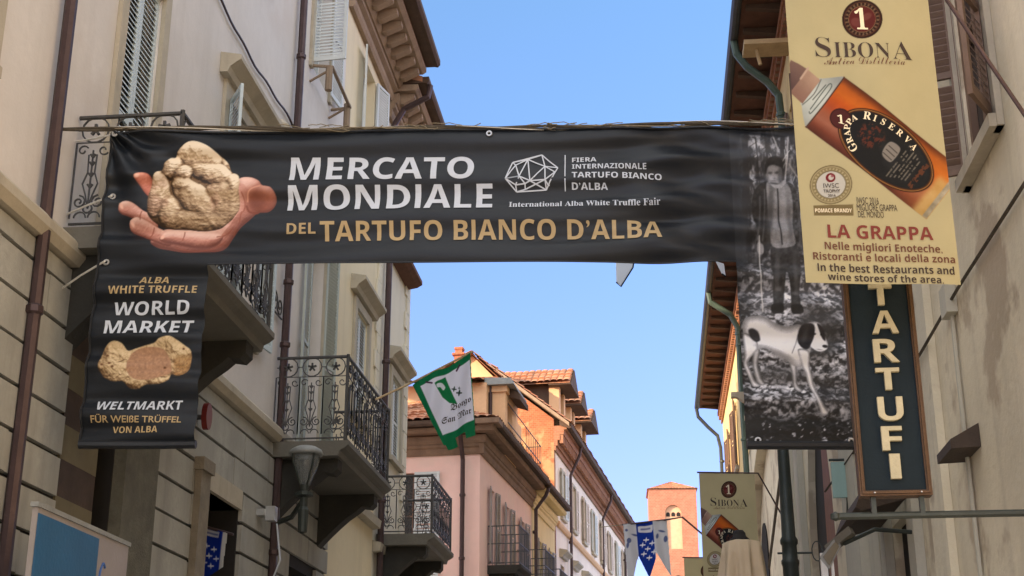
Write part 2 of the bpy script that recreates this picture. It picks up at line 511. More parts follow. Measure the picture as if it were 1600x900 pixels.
def house_body(mb, P, u0, u1, z1, deep, front_n=0.0):
    """ends, back and attic floor of a house block"""
    q = -deep
    mb.quad(P(u0, front_n, 0), P(u0, q, 0), P(u0, q, z1), P(u0, front_n, z1))
    mb.quad(P(u1, front_n, 0), P(u1, front_n, z1), P(u1, q, z1), P(u1, q, 0))
    mb.quad(P(u0, q, 0), P(u1, q, 0), P(u1, q, z1), P(u0, q, z1))


def roof_block(parent, P, u0, u1, z, deep, over=0.8, slope=0.42, thick=0.12, name='roof', mat='tiles'):
    mb = MB()
    mid = (over - deep - over) / 2
    zr = z + slope * (over - mid)
    for n0, n1 in ((over, mid), (-deep - over, mid)):
        lo = [P(u0, n0, z), P(u1, n0, z), P(u1, n1, zr), P(u0, n1, zr)]
        mb.hexa(lo, [p + Vector((0, 0, thick)) for p in lo])
    mb.add([P(u0 + .02, -0.01, z), P(u0 + .02, -deep, z), P(u0 + .02, mid, zr)], [(0, 1, 2)])
    mb.add([P(u1 - .02, -0.01, z), P(u1 - .02, -deep, z), P(u1 - .02, mid, zr)], [(0, 1, 2)])
    return mb.build(name, M[mat], parent)


def tile_sheet(parent, A, B, Cc, Dd, cols, rows, amp=0.05, name='roof', mat='tiles', thick=0.05):
    """barrel-tiled roof sheet: A-B the eave edge, D-C the upper edge"""
    A, B, Cc, Dd = Vector(A), Vector(B), Vector(Cc), Vector(Dd)
    nrm = (B - A).cross(Dd - A).normalized()
    if nrm.z < 0: nrm = -nrm
    K = 6
    vs, fs, uv = [], [], []
    nu = cols * K
    rowv = []
    for r in range(rows):
        for e in (0, 1):
            rowv.append((r + e * 0.999, r, e))
    for (t, r, e) in rowv:
        v = t / rows
        for i in range(nu + 1):
            s = i / nu
            ph = (i % K) / K
            p = (A * (1 - s) + B * s) * (1 - v) + (Dd * (1 - s) + Cc * s) * v
            jit = 0.012 * math.sin(i // K * 7.3 + r * 3.1)
            h = amp * math.sqrt(max(0.0, 1 - (2 * ph - 1) ** 2)) * (1.0 if e == 0 else 0.8) + (0.03 if e == 0 else 0.0) + jit
            vs.append(p + nrm * h)
            uv.append((s * cols, r + 0.5 * e))
    w = nu + 1
    for j in range(len(rowv) - 1):
        for i in range(nu):
            fs.append((j * w + i, j * w + i + 1, (j + 1) * w + i + 1, (j + 1) * w + i))
    # underside board
    b = len(vs)
    for p in (A, B, Cc, Dd): vs.append(p - nrm * thick); uv.append((0.5, 0.5))
    fs.append((b, b + 3, b + 2, b + 1))
    org = Vector(root_of(parent).location)
    me = bpy.data.meshes.new(name)
    me.from_pydata([tuple(p - org) for p in vs], [], fs)
    me.materials.append(M[mat])
    ul = me.uv_layers.new(name='UVMap')
    arr = np.array([uv[l.vertex_index] for l in me.loops], dtype=np.float32)
    # keep each quad inside one tile: use the face's own centre
    for poly in me.polygons:
        li = list(poly.loop_indices)
        c = arr[li].mean(axis=0)
        arr[li] = c
    ul.data.foreach_set('uv', arr.ravel())
    me.update()
    o = bpy.data.objects.new(name, me)
    COL.objects.link(o); o.parent = parent
    return o


def louvre(mb, P, T, u0, u1, z0, z1, pitch=0.055, fr=0.055, th=0.035, mid=True):
    """louvred leaf in a local plane: T(s, d, z) maps leaf width s, thickness d, height z"""
    w = u1 - u0
    mb.box(T, 0, fr, 0, th, z0, z1); mb.box(T, w - fr, w, 0, th, z0, z1)
    mb.box(T, fr, w - fr, 0.002, th - 0.002, z0, z0 + fr * 1.4); mb.box(T, fr, w - fr, 0.002, th - 0.002, z1 - fr, z1)
    zm = z0 + (z1 - z0) * 0.48
    if mid: mb.box(T, fr, w - fr, 0.002, th - 0.002, zm, zm + fr)
    z = z0 + fr * 1.4 + 0.01
    while z < z1 - fr - pitch * .7:
        if not (mid and zm - pitch < z < zm + fr):
            a, b = z, z + pitch * 0.72
            lo = [T(fr, 0.006, b), T(w - fr, 0.006, b), T(w - fr, th - 0.004, a), T(fr, th - 0.004, a)]
            mb.hexa(lo, [p + Vector((0, 0, 0.009)) for p in lo])
        z += pitch


def window(house, P, u0, u1, z0, z1, depth=0.24, sh=None, lw=None, mat='shutter_white', ang=(0, 0), sill=True, hood=False, surround=None, curtain=False, pitch=0.055, frame_mat=None, n=0.0):
    """window part with its sub-parts; ang = opening of the two leaves in degrees (0 closed, 180 flat on the wall)"""
    mb = MB()
    q = n - depth
    f = 0.06
    for a, b, c, d in ((u0, u0 + f, z0, z1), (u1 - f, u1, z0, z1), (u0 + f, u1 - f, z0, z0 + f), (u0 + f, u1 - f, z1 - f, z1), ((u0 + u1) / 2 - f / 2, (u0 + u1) / 2 + f / 2, z0 + f, z1 - f), (u0 + f, (u0 + u1) / 2 - f / 2, z0 + (z1 - z0) * .6, z0 + (z1 - z0) * .6 + .04), ((u0 + u1) / 2 + f / 2, u1 - f, z0 + (z1 - z0) * .6, z0 + (z1 - z0) * .6 + .04)):
        mb.box(P, a, b, q + 0.02, q + 0.075, c, d)
    wn_ = mb.build('window', M[frame_mat or mat], house)
    g = MB(); g.box(P, u0 + .01, u1 - .01, q, q + 0.018, z0 + .01, z1 - .01); g.build('pane', M['curtain' if curtain else 'glass'], wn_)
    if sill:
        s = MB(); s.box(P, u0 - .12, u1 + .12, n + 0.003, n + 0.10, z0 - 0.10, z0 - 0.005); s.build('sill', M['hood'], wn_)
    if hood:
        s = MB()
        s.prism(P, [(n + .003, z1 + .20), (n + .10, z1 + .20), (n + .13, z1 + .27), (n + .20, z1 + .32), (n + .26, z1 + .36), (n + .26, z1 + .42), (n + .003, z1 + .47)], u0 - hood, u1 + hood)
        s.build('hood', M['hood'], wn_)
    if surround:
        s = MB(); w = surround
        s.box(P, u0 - w, u0 - .002, n + .003, n + .05, z0 - .1, z1 + w); s.box(P, u1 + .002, u1 + w, n + .003, n + .05, z0 - .1, z1 + w); s.box(P, u0 - .002, u1 + .002, n + .003, n + .048, z1 + .002, z1 + w)
        s.build('surround', M['hood'], wn_)
    if sh:
        w = lw or ((u1 - u0) / 2 if sh == 2 else (u1 - u0))
        for side in (0, 1)[:sh]:
            a = math.radians(ang[side])
            un = (P(1, 0, 0) - P(0, 0, 0)).normalized(); nn = (P(0, 1, 0) - P(0, 0, 0)).normalized()
            hinge = P(u0 if side == 0 else u1, n + 0.012 if ang[side] > 5 else n - .06, 0)
            sgn = 1 if side == 0 else -1
            dirs = un * (sgn * math.cos(a)) + nn * math.sin(a)
            thk = nn * math.cos(a) - un * (sgn * math.sin(a))
            if ang[side] > 120: hinge = hinge + nn * 0.05
            def T(s_, d_, z_, H=hinge, D=dirs, K=thk): return H + D * s_ + K * d_ + Vector((0, 0, z_))
            lm = MB(); louvre(lm, P, T, 0, w - .004, z0 + .01, z1 - .01, pitch)
            lm.build('shutter', M[mat], wn_)
    return wn_


def iron_arc(cx, cy, r, a0, a1, k=10):
    return [(cx + r * math.cos(math.radians(a0 + (a1 - a0) * i / k)), cy + r * math.sin(math.radians(a0 + (a1 - a0) * i / k))) for i in range(k + 1)]


def spiral(cx, cy, r0, r1, a0, a1, k=14):
    return [(cx + (r0 + (r1 - r0) * i / k) * math.cos(math.radians(a0 + (a1 - a0) * i / k)), cy + (r0 + (r1 - r0) * i / k) * math.sin(math.radians(a0 + (a1 - a0) * i / k))) for i in range(k + 1)]


def rail_run(mb, Q, length, h, mods):
    """ornamental wrought-iron run: Q(s, t, d) maps along, up, outward"""
    w = length / mods
    def tb(pl, r=0.0085, d=0.0): mb.tube([Q(s, t, d) for s, t in pl], r, 4, caps=False)
    mb.box(Q, -0.02, length + 0.02, h - 0.025, h, -0.025, 0.025) if False else mb.tube([Q(0, h, 0), Q(length, h, 0)], 0.022, 6)
    mb.tube([Q(0, 0.05, 0), Q(length, 0.05, 0)], 0.013, 4)
    mb.tube([Q(0, h * .77, 0), Q(length, h * .77, 0)], 0.007, 4)
    for i in range(mods):
        s0 = i * w; c = s0 + w / 2
        r = min(w * .40, h * .115)
        yc = h * .77 + h * .115
        tb(iron_arc(c, yc, r, 0, 360, 14), 0.010)
        for k in range(5):                                      # rosette
            a = 72 * k + 90
            tb([(c, yc), (c + r * .45 * math.cos(math.radians(a)), yc + r * .45 * math.sin(math.radians(a)))], 0.017)
        tb([(c + r, yc), (s0 + w, yc)], 0.008); tb([(s0, yc), (c - r, yc)], 0.008)
        # baluster pair with leaf knots
        for sg in (-1, 1):
            x = c + sg * w * .5
            tb([(x, h * .05 + .05), (x, h * .77)], 0.010)
            tb(spiral(c + sg * w * .30, h * .70, w * .05, w * .16, 0, sg * 330), 0.0085)
            tb(spiral(c + sg * w * .27, h * .24, w * .20, w * .04, 90, 90 + sg * 520), 0.0095)
            tb([(c + sg * w * .12, h * .66), (c + sg * w * .10, h * .5), (c + sg * w * .22, h * .40), (c + sg * w * .10, h * .30), (c, h * .18)], 0.0085)
            tb(iron_arc(c + sg * w * .20, h * .10, w * .17, 0, 180, 8), 0.0085)
        tb([(c, h * .18), (c, h * .70)], 0.0095)
        for t in (.36, .46, .56, .63):
            tb([(c - w * .07, h * (t + .035)), (c, h * t), (c + w * .07, h * (t + .035))], 0.013)
        tb(iron_arc(c, h * .18, w * .13, 0, 360, 10), 0.010)


def balcony(house, P, u0, u1, z, proj=1.0, h=1.02, mods=None, mat='dark_stone', simple=False, corbels=True, ch=0.85):
    s = MB()
    s.prism(P, [(0.003, z - .20), (proj - .10, z - .20), (proj - .08, z - .13), (proj - .02, z - .10), (proj + .03, z - .06), (proj + .03, z), (0.003, z)], u0 - .03, u1 + .03)
    b = s.build('balcony', M['stone' if not simple else mat], house)
    r = MB()
    e = 0.03
    if simple:
        nb = int((u1 - u0) / .11)
        for k in range(nb + 1):
            u = u0 + e + (u1 - u0 - 2 * e) * k / nb
            r.tube([P(u, proj - e, z), P(u, proj - e + .05 * 0, z + h)], 0.010, 4)
        for k in range(int(proj / .11)):
            for u in (u0 + e, u1 - e): r.tube([P(u, proj - e - .11 * (k + 1), z), P(u, proj - e - .11 * (k + 1), z + h)], 0.010, 4)
        for zz in (z + .06, z + h * .55, z + h): r.tube([P(u0 + e, 0, zz), P(u0 + e, proj - e, zz), P(u1 - e, proj - e, zz), P(u1 - e, 0, zz)], 0.016, 4)
    else:
        me_ = max(2, round(proj / .34))
        rail_run(r, lambda a, t, d: P(u0 + e, .02 + a, z + t), proj - e - .02, h, me_)
        rail_run(r, lambda a, t, d: P(u0 + e + a, proj - e, z + t), u1 - u0 - 2 * e, h, mods or round((u1 - u0) / .34))
        rail_run(r, lambda a, t, d: P(u1 - e, .02 + a, z + t), proj - e - .02, h, me_)
        for u in (u0 + e, u1 - e):
            r.tube([P(u, proj - e, z), P(u, proj - e, z + h + .03)], 0.022, 6)
    r.build('railing', M['iron'], b)
    if corbels:
        for uc in (u0 + .28, u1 - .28):
            c = MB()
            pts = [(0.004, z - .203)]
            pts += [(proj - .14, z - .203), (proj - .14, z - .34), (proj - .20, z - .40), (proj - .32, z - .38), (proj - .40, z - .45)]
            for k in range(7):
                a = math.radians(90 - 15 * k)
                pts.append((0.06 + (proj - .46) * (1 - math.sin(math.radians(15 * k))) , z - .45 - (ch - .45) * math.sin(math.radians(15 * k)) ** 1.2))
            pts.append((0.004, z - ch - .06))
            c.prism(P, pts, uc - .13, uc + .13)
            c.build('corbel', M[mat], b)
    return b


def pipe(house, pts, r=0.05, mat='copper', collars=(), name='downpipe'):
    mb = MB(); mb.tube(pts, r, 8)
    for c in collars:
        mb.lathe(c, [(r, 0), (r * 1.35, .02), (r * 1.35, .07), (r, .09)], 8)
    return mb.build(name, M[mat], house, smooth=False)

# ------------------------------------------------------------------ ground
A6 = math.radians(4.8)
D6 = Vector((math.sin(A6), math.cos(A6), 0)); N6 = Vector((math.cos(A6), -math.sin(A6), 0))
C = frame(P6, D6, N6)
CF = frame(P6, -N6, -D6)                                           # the front of the pink house, facing down the street

g = MB(); g.quad(W(-1500, -1500, -0.13), W(1500, -1500, -0.13), W(1500, 1500, -0.13), W(-1500, 1500, -0.13))
tag(g.build('ground', M['paving']), kind='structure')
g = MB(); g.quad(W(-3.6, -40, -.126), W(1.2, -40, -.126), W(1.2, 33, -.126), W(-3.6, 33, -.126)); g.quad(W(-3.6, 33, -.126), W(1.2, 33, -.126), W(9, 130, -.126), W(4, 130, -.126))
tag(g.build('street', M['paving']), kind='structure')
g = MB(); g.box(W, -5.1, -3.6, -40, 27.4, -.13, 0)
tag(g.build('pavement', M['sett']), kind='structure')
g = MB(); g.box(W, 1.2, 2.45, -40, 60, -.13, 0)
tag(g.build('pavement', M['sett']), kind='structure')


def cornice(house, P, u0, u1, z, over, mat='cornice', mod=0.42, name='cornice', gutter=True, roofm='cornice_dark', height=0.78):
    """moulded eave with brackets, growing outward from the wall top at z"""
    k = over / 0.8; h = height / 0.78
    mb = MB()
    mb.prism(P, [(.003, z), (.07 * k, z), (.10 * k, z + .06 * h), (.10 * k, z + .17 * h), (.17 * k, z + .21 * h), (.17 * k, z + .29 * h), (.003, z + .29 * h)], u0, u1)
    mb.prism(P, [(.003, z + .292 * h), (.20 * k, z + .292 * h), (.25 * k, z + .36 * h), (.25 * k, z + .50 * h), (.003, z + .50 * h)], u0, u1)
    n = int((u1 - u0) / mod)
    for i in range(n):
        u = u0 + (u1 - u0) * (i + .5) / n
        mb.prism(P, [(.252 * k, z + .33 * h), (.32 * k, z + .33 * h), (.56 * k, z + .46 * h), (.56 * k, z + .545 * h), (.252 * k, z + .545 * h)], u - .085, u + .085)
    mb.prism(P, [(.003, z + .55 * h), (.60 * k, z + .55 * h), (.66 * k, z + .60 * h), (.66 * k, z + .68 * h), (.003, z + .70 * h)], u0, u1)
    c = mb.build(name, M[mat], house)
    r = MB()
    r.prism(P, [(.003, z + .705 * h), (.80 * k, z + .705 * h), (.86 * k, z + .69 * h), (.90 * k, z + .74 * h), (.90 * k, z + .84 * h), (.003, z + .84 * h)], u0, u1)
    r.build('eave_board', M[roofm], c)
    return c


# ------------------------------------------------------------------ unseen house added behind the camera to bounce sunlight up the street
hS = empty('square_house', (11, -12, 0), 'wide cream house added out of view behind the camera to bounce sunlight', 'house')
SF = frame((9.0, -12, 0), (0, 1, 0), (-1, 0, 0))
opsS = [(-11 + 3.2 * k, -9.8 + 3.2 * k, z0, z0 + 2.2) for k in range(7) for z0 in (1.0, 5.4, 9.6)]
mb = MB(); wall_face(mb, SF, -14, 14.5, 0, 14, opsS, .25); house_body(mb, SF, -14, 14.5, 14, 10); mb.build('wall', M['plaster_pale'], hS)
for o in opsS: window(hS, SF, *o, sh=0, mat='shutter_white', sill=False)
roof_block(hS, SF, -14, 14.5, 14.0, 10)

# ------------------------------------------------------------------ left row, house with two long balconies
hA = empty('town_house', (-5.1, 12, 0), 'tall pale pinkish grey house with ornate iron balconies, beside the truffle banner', 'house')
opsA = [(11.72, 12.66, 6.19, 9.5), (15.0, 16.6, 6.9, 9.5), (19.25, 20.15, 5.9, 9.5), (11.72, 12.66, 12.0, 14.3), (15.42, 16.4, 12.0, 14.3), (18.75, 19.85, 12.05, 14.3), (8.2, 9.2, 6.9, 9.5)]
mb = MB(); wall_face(mb, L, 3.0, 21.0, 5.92, 16.8, opsA, 0.30); house_body(mb, L, 3.0, 21.0, 16.8, 12)
mb.build('wall', M['plaster_pink'], hA)
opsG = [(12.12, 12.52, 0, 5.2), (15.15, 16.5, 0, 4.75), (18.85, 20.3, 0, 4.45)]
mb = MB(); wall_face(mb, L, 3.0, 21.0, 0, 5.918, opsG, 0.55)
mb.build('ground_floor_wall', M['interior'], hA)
mb = MB()
z = 0.3
while z < 5.8:
    h = min(.325, 5.86 - z)
    for a, b in ((3.02, 11.26), (13.42, 14.66), (14.66, 21.0)):
        segs = [(a, b)]
        for o in opsG:
            if z < o[3] + (.12):
                segs = [s_ for q in segs for s_ in (((q[0], min(q[1], o[0] - .03)), (max(q[0], o[1] + .03), q[1])) if o[0] < q[1] and o[1] > q[0] else (q,)) if s_[1] - s_[0] > .05]
        for s_ in segs:
            cuts = [s_[0]]
            while cuts[-1] < s_[1] - 1.5: cuts.append(min(cuts[-1] + random.uniform(1.0, 1.9), s_[1] - .6))
            cuts.append(s_[1])
            for q0, q1 in zip(cuts[:-1], cuts[1:]): mb.box(L, q0 + random.uniform(.001, .004), q1 - random.uniform(.001, .004), 0.0, .05 + random.uniform(-.005, .005), z + random.uniform(-.006, .006), z + h + random.uniform(-.008, .004))
    z += .36
mb.build('rusticated_wall', M['rustic'], hA)
mb = MB()
z = 3.0
while z < 5.9:
    mb.box(L, 11.3, 12.1, -.02, .02, z, z + .30); z += .62
mb.build('cream_band', pmat('cream_stripe_paint', (0.17, 0.145, 0.09), .9, .2, 3, .4), hA)
mb = MB()
z = 3.3
while z < 5.9:
    mb.box(L, 11.3, 12.1, -.02, .018, z + .001, z + .319); z += .62
mb.build('brown_band', pmat('brown_stripe_paint', (0.075, 0.052, 0.042), .9, .35, 4, .4), hA)
mb = MB(); mb.box(L, 12.54, 13.40, 0.0, .12, 0, 5.88); mb.build('pilaster', M['rough_stone'], hA)
mb = MB(); mb.box(L, 14.70, 15.02, 0.052, .13, 0, 4.86); mb.box(L, 14.66, 15.06, .05, .16, 4.862, 5.0); mb.build('pilaster', pmat('pale_rough_pilaster', (0.25, 0.215, 0.165), .9, .35, 5, .5, None, .5, 40), hA)
mb = MB(); mb.box(L, 15.15, 16.5, -.5, .055, 4.75, 4.98); mb.build('lintel', M['hood'], hA)
mb = MB(); mb.prism(L, [(.05, 5.88), (.11, 5.88), (.16, 5.95), (.16, 6.03), (.13, 6.07), (.05, 6.09), (.003, 6.10), (.003, 5.88)], 6, 21.0); mb.build('string_course', M['hood'], hA)
# shop front inside the opening under the arcade
mb = MB(); mb.box(L, 15.16, 16.49, -.53, -.50, 0, 4.74); mb.build('shop_wall', M['warm_lit'], hA)
mb = MB()
for a, b in ((15.16, 15.3), (15.78, 15.86), (16.35, 16.49)): mb.box(L, a, b, -.495, -.44, 0, 4.74)
mb.box(L, 15.16, 16.49, -.49, -.43, 4.15, 4.25); mb.box(L, 15.16, 16.49, -.49, -.43, 3.6, 3.95)
mb.build('shop_frame', M['brown_wood'], hA)
mb = MB(); mb.box(L, 18.86, 20.29, -.53, -.50, 0, 4.44); mb.build('shop_door', M['brown_wood'], hA)
mb = MB(); mb.box(L, 19.35, 20.2, -.498, -.48, 2.2, 4.25); mb.build('shop_window', M['warm_lit'], hA)
window(hA, L, *opsA[0], sh=2, mat='shutter_blue', ang=(0, 0), surround=.16, pitch=.06)
w = window(hA, L, *opsA[1], sh=2, mat='shutter_blue', ang=(148, 172), lw=.52, surround=.2, hood=.38)
window(hA, L, *opsA[2], sh=2, mat='shutter_green', ang=(176, 168), surround=.12, hood=.35, curtain=True)
window(hA, L, *opsA[3], sh=2, mat='shutter_blue', ang=(0, 0), surround=.16)
window(hA, L, *opsA[4], sh=2, mat='shutter_blue', ang=(0, 0), surround=.16)
w4 = window(hA, L, *opsA[5], sh=2, mat='shutter_white', ang=(95, 174), surround=.14, sill=False, curtain=True)
window(hA, L, *opsA[6], sh=2, mat='shutter_blue', ang=(0, 0), surround=.16)
# clothes-drying bar under the upper window
mb = MB()
mb.tube([L(18.7, .02, 11.98), L(18.72, .34, 11.95), L(20.0, .34, 11.9), L(20.05, .02, 11.9)], .028, 6)
for u in (18.72, 19.98): mb.tube([L(u, .30, 11.95), L(u, .30, 11.55)], .055, 8); mb.tube([L(u, .0, 11.72), L(u, .34, 11.92)], .02, 5)
mb.build('drying_rail', pmat('grey_brown_rail', (0.26, 0.19, 0.13), .8, .2, 6), w4)
balcony(hA, L, 10.93, 14.05, 6.19, 1.0, 1.08, mods=9, ch=.95)
balcony(hA, L, 17.75, 20.72, 5.88, 1.02, 1.16, mods=9, ch=.95)
mb = MB(); mb.box(L, 3.0, 21, .003, .35, 16.2, 16.5); mb.box(L, 3.0, 21, .003, .8, 16.502, 16.8); mb.build('cornice', M['cornice'], hA)
roof_block(hA, L, 3.0, 21.0, 16.8, 12)
pipe(hA, [L(17.82, .10, z) for z in (0, 4, 8, 12, 16.5)], .055, 'copper', [L(17.82, .10, z) for z in (8.1, 7.2, 4.4, 11.6)])
pipe(hA, [L(10.35, .10, z) for z in (0, 4, 8, 12, 16.5)], .055, 'copper', [L(10.35, .10, z) for z in (8.9, 5.2)])
mb = MB()
mb.tube([L(13.0 + 5.2 * t, .035, 10.5 + .04 * math.sin(9 * t) + .02 * math.sin(31 * t)) for t in np.linspace(0, 1, 30)], .016, 5)
mb.build('cable', M['copper'], hA)
mb = MB(); mb.lathe(L(17.2, .05, 10.13), [(.0, .0), (.10, .02), (.12, .1), (.02, .2)], 10); mb.build('wall_bracket', M['hood'], hA)
# scroll bracket beside the pipe
mb = MB()
mb.tube([L(17.3 + a, .04, 7.75 + b) for a, b in spiral(.12, 0, .04, .16, 0, 500)], .012, 4); mb.tube([L(17.55 + a, .04, 7.75 + b) for a, b in spiral(.12, 0, .14, .03, 180, 700)], .012, 4)
mb.tube([L(17.15, .04, 7.6), L(17.8, .04, 7.6)], .012, 4)
mb.build('scroll_bracket', M['iron'], hA)
mb = MB()
mb.box(L, 17.1, 17.3, .05, .16, 4.80, 4.88); mb.box(L, 17.14, 17.28, .16, .28, 4.74, 4.92); mb.tube([L(17.2, .3, 4.7), L(16.9, .45, 4.2), L(16.7, .3, 3.6)], .012, 5)
mb.build('floodlight', M['steel'], hA)

# ------------------------------------------------------------------ cream house and its pale neighbour
hB = empty('town_house', (-5.1, 22.6, 0), 'cream house under a brown bracketed eave with hooded white shuttered window', 'house')
opsB = [(22.45, 23.45, 7.55, 9.35), (22.4, 23.4, 11.5, 14.15), (22.3, 23.5, 0, 3.8)]
mb = MB(); wall_face(mb, L, 21.003, 24.5, 0, 14.9, opsB, .28); house_body(mb, L, 21.003, 24.5, 14.9, 12); mb.build('wall', M['plaster_cream'], hB)
window(hB, L, *opsB[0], sh=2, mat='shutter_white', ang=(0, 0), surround=.16, hood=.42, pitch=.06)
window(hB, L, *opsB[1], sh=2, mat='shutter_white', ang=(168, 165), surround=0, curtain=True)
mb = MB(); mb.box(L, 22.3, 23.5, -.27, -.22, 0, 3.8); mb.build('shop_door', M['brown_wood'], hB)
cornice(hB, L, 21.003, 24.62, 14.38, .92)
roof_block(hB, L, 21.003, 24.6, 15.2, 12, .85, .30)
mb = MB()
for k in range(24):
    zz = 6.4 + k * .34
    mb.box(L, 24.5 - (.42 if k % 2 else .30), 24.499, .003, .035, zz, zz + .325)
mb.build('quoin', M['plaster_pale'], hB)
mb = MB(); mb.prism(L, [(.003, 5.88), (.14, 5.9), (.16, 6.03), (.003, 6.1)], 21.003, 24.5); mb.build('string_course', M['hood'], hB)

hB2 = empty('town_house', (-5.1, 26, 0), 'narrow pale house with corner quoins and downpipe, next to side street', 'house')
opsB2 = [(25.75, 26.75, 7.4, 9.1), (25.75, 26.75, 11.2, 13.0), (25.6, 26.7, 5.9, 7.1 - .0)]
opsB2 = [(25.75, 26.75, 7.5, 9.1)]
mb = MB(); wall_face(mb, L, 24.503, 27.4, 0, 14.5, opsB2, .28); house_body(mb, L, 24.503, 27.4, 14.5, 12); mb.build('wall', M['plaster_pale'], hB2)
window(hB2, L, *opsB2[0], sh=2, mat='shutter_white', ang=(0, 0), surround=.15, hood=.4, pitch=.06)
cornice(hB2, L, 24.63, 27.7, 14.05, .72)
roof_block(hB2, L, 24.62, 27.7, 14.78, 12, .68, .30)
mb = MB()
for k in range(27):
    zz = 4.4 + k * .355
    mb.box(L, 27.4 - (.46 if k % 2 else .30), 27.43, .003, .035, zz, zz + .335)
mb.build('quoin', M['plaster_pale'], hB2)
balcony(hB2, L, 24.85, 27.2, 5.86, 1.02, 1.05, mods=7, ch=1.0)
mb = MB(); mb.prism(L, [(.003, 11.32), (.22, 11.36), (.32, 11.42), (.32, 11.5), (.003, 11.6)], 24.9, 27.2); mb.build('ledge', M['soffit_red'], hB2)
pipe(hB2, [L(24.75, .82, 14.75), L(24.75, .78, 14.5), L(24.75, .3, 14.25), L(24.75, .11, 13.9), L(24.75, .10, 8), L(24.75, .10, 0)], .06, 'copper', [L(24.75, .10, z) for z in (13.0, 9.0, 6.4, 4.9)])
mb = MB(); mb.prism(L, [(.003, 5.5), (.14, 5.52), (.16, 5.66), (.003, 5.7)], 24.503, 27.4); mb.build('string_course', M['hood'], hB2)

# ------------------------------------------------------------------ pink corner house beyond the side street
hC = empty('corner_house', P6, 'pink corner house with tiled hip roof and roof terrace, behind the green flag', 'house')
opsC = [(1.15, 1.75, 6.7, 8.55), (3.05, 3.7, 6.9, 8.5), (5.2, 5.9, 6.9, 8.5)]
opsCF = [(1.62, 2.25, 6.1, 8.75), (3.9, 4.6, 6.4, 8.75)]
mb = MB(); wall_face(mb, C, 0, 7.0, 0, 9.3, opsC, .22); wall_face(mb, CF, 0, 9.5, 0, 9.3, opsCF, .22)
mb.quad(C(7, 0, 0), C(7, -9.5, 0), C(7, -9.5, 9.3), C(7, 0, 9.3)); mb.quad(C(0, -9.5, 0), C(7, -9.5, 0), C(7, -9.5, 9.3), C(0, -9.5, 9.3))
mb.build('wall', M['pink'], hC)
for i, o in enumerate(opsC): window(hC, C, *o, depth=.18, sh=2, mat='shutter_grey', ang=(172, 172), sill=i > 0, pitch=.07)
wcf = window(hC, CF, *opsCF[0], depth=.18, sh=0, mat='shutter_brown', sill=False)
# a pale roller blind leaf standing open beside it
mb = MB()
T = lambda s_, d_, z_: CF(.98 + s_, .03 + d_, z_)
louvre(mb, CF, T, 0, .62, 6.15, 8.75, .06, .06); mb.build('shutter', M['shutter_white'], wcf)
window(hC, CF, *opsCF[1], depth=.18, sh=2, mat='shutter_grey', ang=(170, 170))
cornice(hC, C, -.0, 7.0, 9.14, .50, 'cornice_far', 99, height=.70)
cornice(hC, CF, .0, 9.5, 9.14, .50, 'cornice_far', 99, height=.70)
mb = MB()
c0 = [C(0, 0, 0)]
for zz0, zz1, k in ((9.14, 9.40, .11), (9.402, 9.59, .16), (9.63, 9.77, .41), (9.772, 9.895, .56)):
    mb.hexa([C(0.0, 0.0, zz0), C(0, k, zz0), C(-k, k, zz0), C(-k, 0, zz0)], [C(0.0, 0.0, zz1), C(0, k, zz1), C(-k, k, zz1), C(-k, 0, zz1)])
mb.build('cornice_corner', M['cornice_far'], hC)
ez = 9.90
tile_sheet(hC, C(-.5, .5, ez), C(-.5, -9.5, ez), C(2.0, -9.5, 11.05), C(2.0, -2.0, 11.05), 44, 8, .045, 'roof')
tile_sheet(hC, C(-.5, .5, ez), C(7.0, .5, ez), C(7.0, -2.0, 11.05), C(2.0, -2.0, 11.05), 34, 8, .045, 'roof')
tile_sheet(hC, C(7, -9.5, 11.0), C(2, -9.5, 11.0), C(2.0, -2.0, 11.06), C(7.0, -2.0, 11.06), 10, 6, .045, 'roof')
# attic block with terrace door
mb = MB(); mb.hexa([C(2.0, -.28, 9.9), C(2.0, -7.5, 9.9), C(7, -7.5, 9.9), C(7, -.28, 9.9)], [C(2.0, -.28, 11.5), C(2.0, -7.5, 11.5), C(7, -7.5, 11.5), C(7, -.28, 11.5)])
at = mb.build('attic', M['apricot'], hC)
tile_sheet(hC, C(1.75, -.35, 11.5), C(1.75, -7.6, 11.5), C(4.2, -7.6, 12.2), C(4.2, -.35, 12.2), 32, 8, .045, 'roof')
mb = MB(); mb.add([C(4.0, -.3, 12.0), C(4.0, -2.6, 12.0), C(4.0, -1.1, 12.85)], [(0, 1, 2)]); mb.add([C(4.0, -.3, 11.0), C(4.0, -2.6, 11.0), C(4.0, -2.6, 12.0), C(4.0, -.3, 12.0)], [(0, 1, 2, 3)]); mb.hexa([C(4.02, -.3, 11.0), C(4.02, -2.6, 11.0), C(4.02, -2.6, 12.0), C(4.02, -1.1, 12.85), C(4.02, -.3, 12.0)], [C(6.5, -.3, 11.0), C(6.5, -2.6, 11.0), C(6.5, -2.6, 12.0), C(6.5, -1.1, 12.85), C(6.5, -.3, 12.0)])
mb.build('gable', M['apricot'], hC)
tile_sheet(hC, C(3.8, -.05, 11.95), C(6.5, -.05, 11.95), C(6.5, -1.1, 12.95), C(3.8, -1.1, 12.95), 12, 5, .04, 'roof')
tile_sheet(hC, C(3.8, -2.75, 11.95), C(6.5, -2.75, 11.95), C(6.5, -1.1, 12.95), C(3.8, -1.1, 12.95), 12, 7, .04, 'roof')
mb = MB()
od = (2.6, 3.3, 9.9, 11.15)
wall_face(mb, C, 2.3, 3.8, 9.6, 11.45, [od], .2, .16)
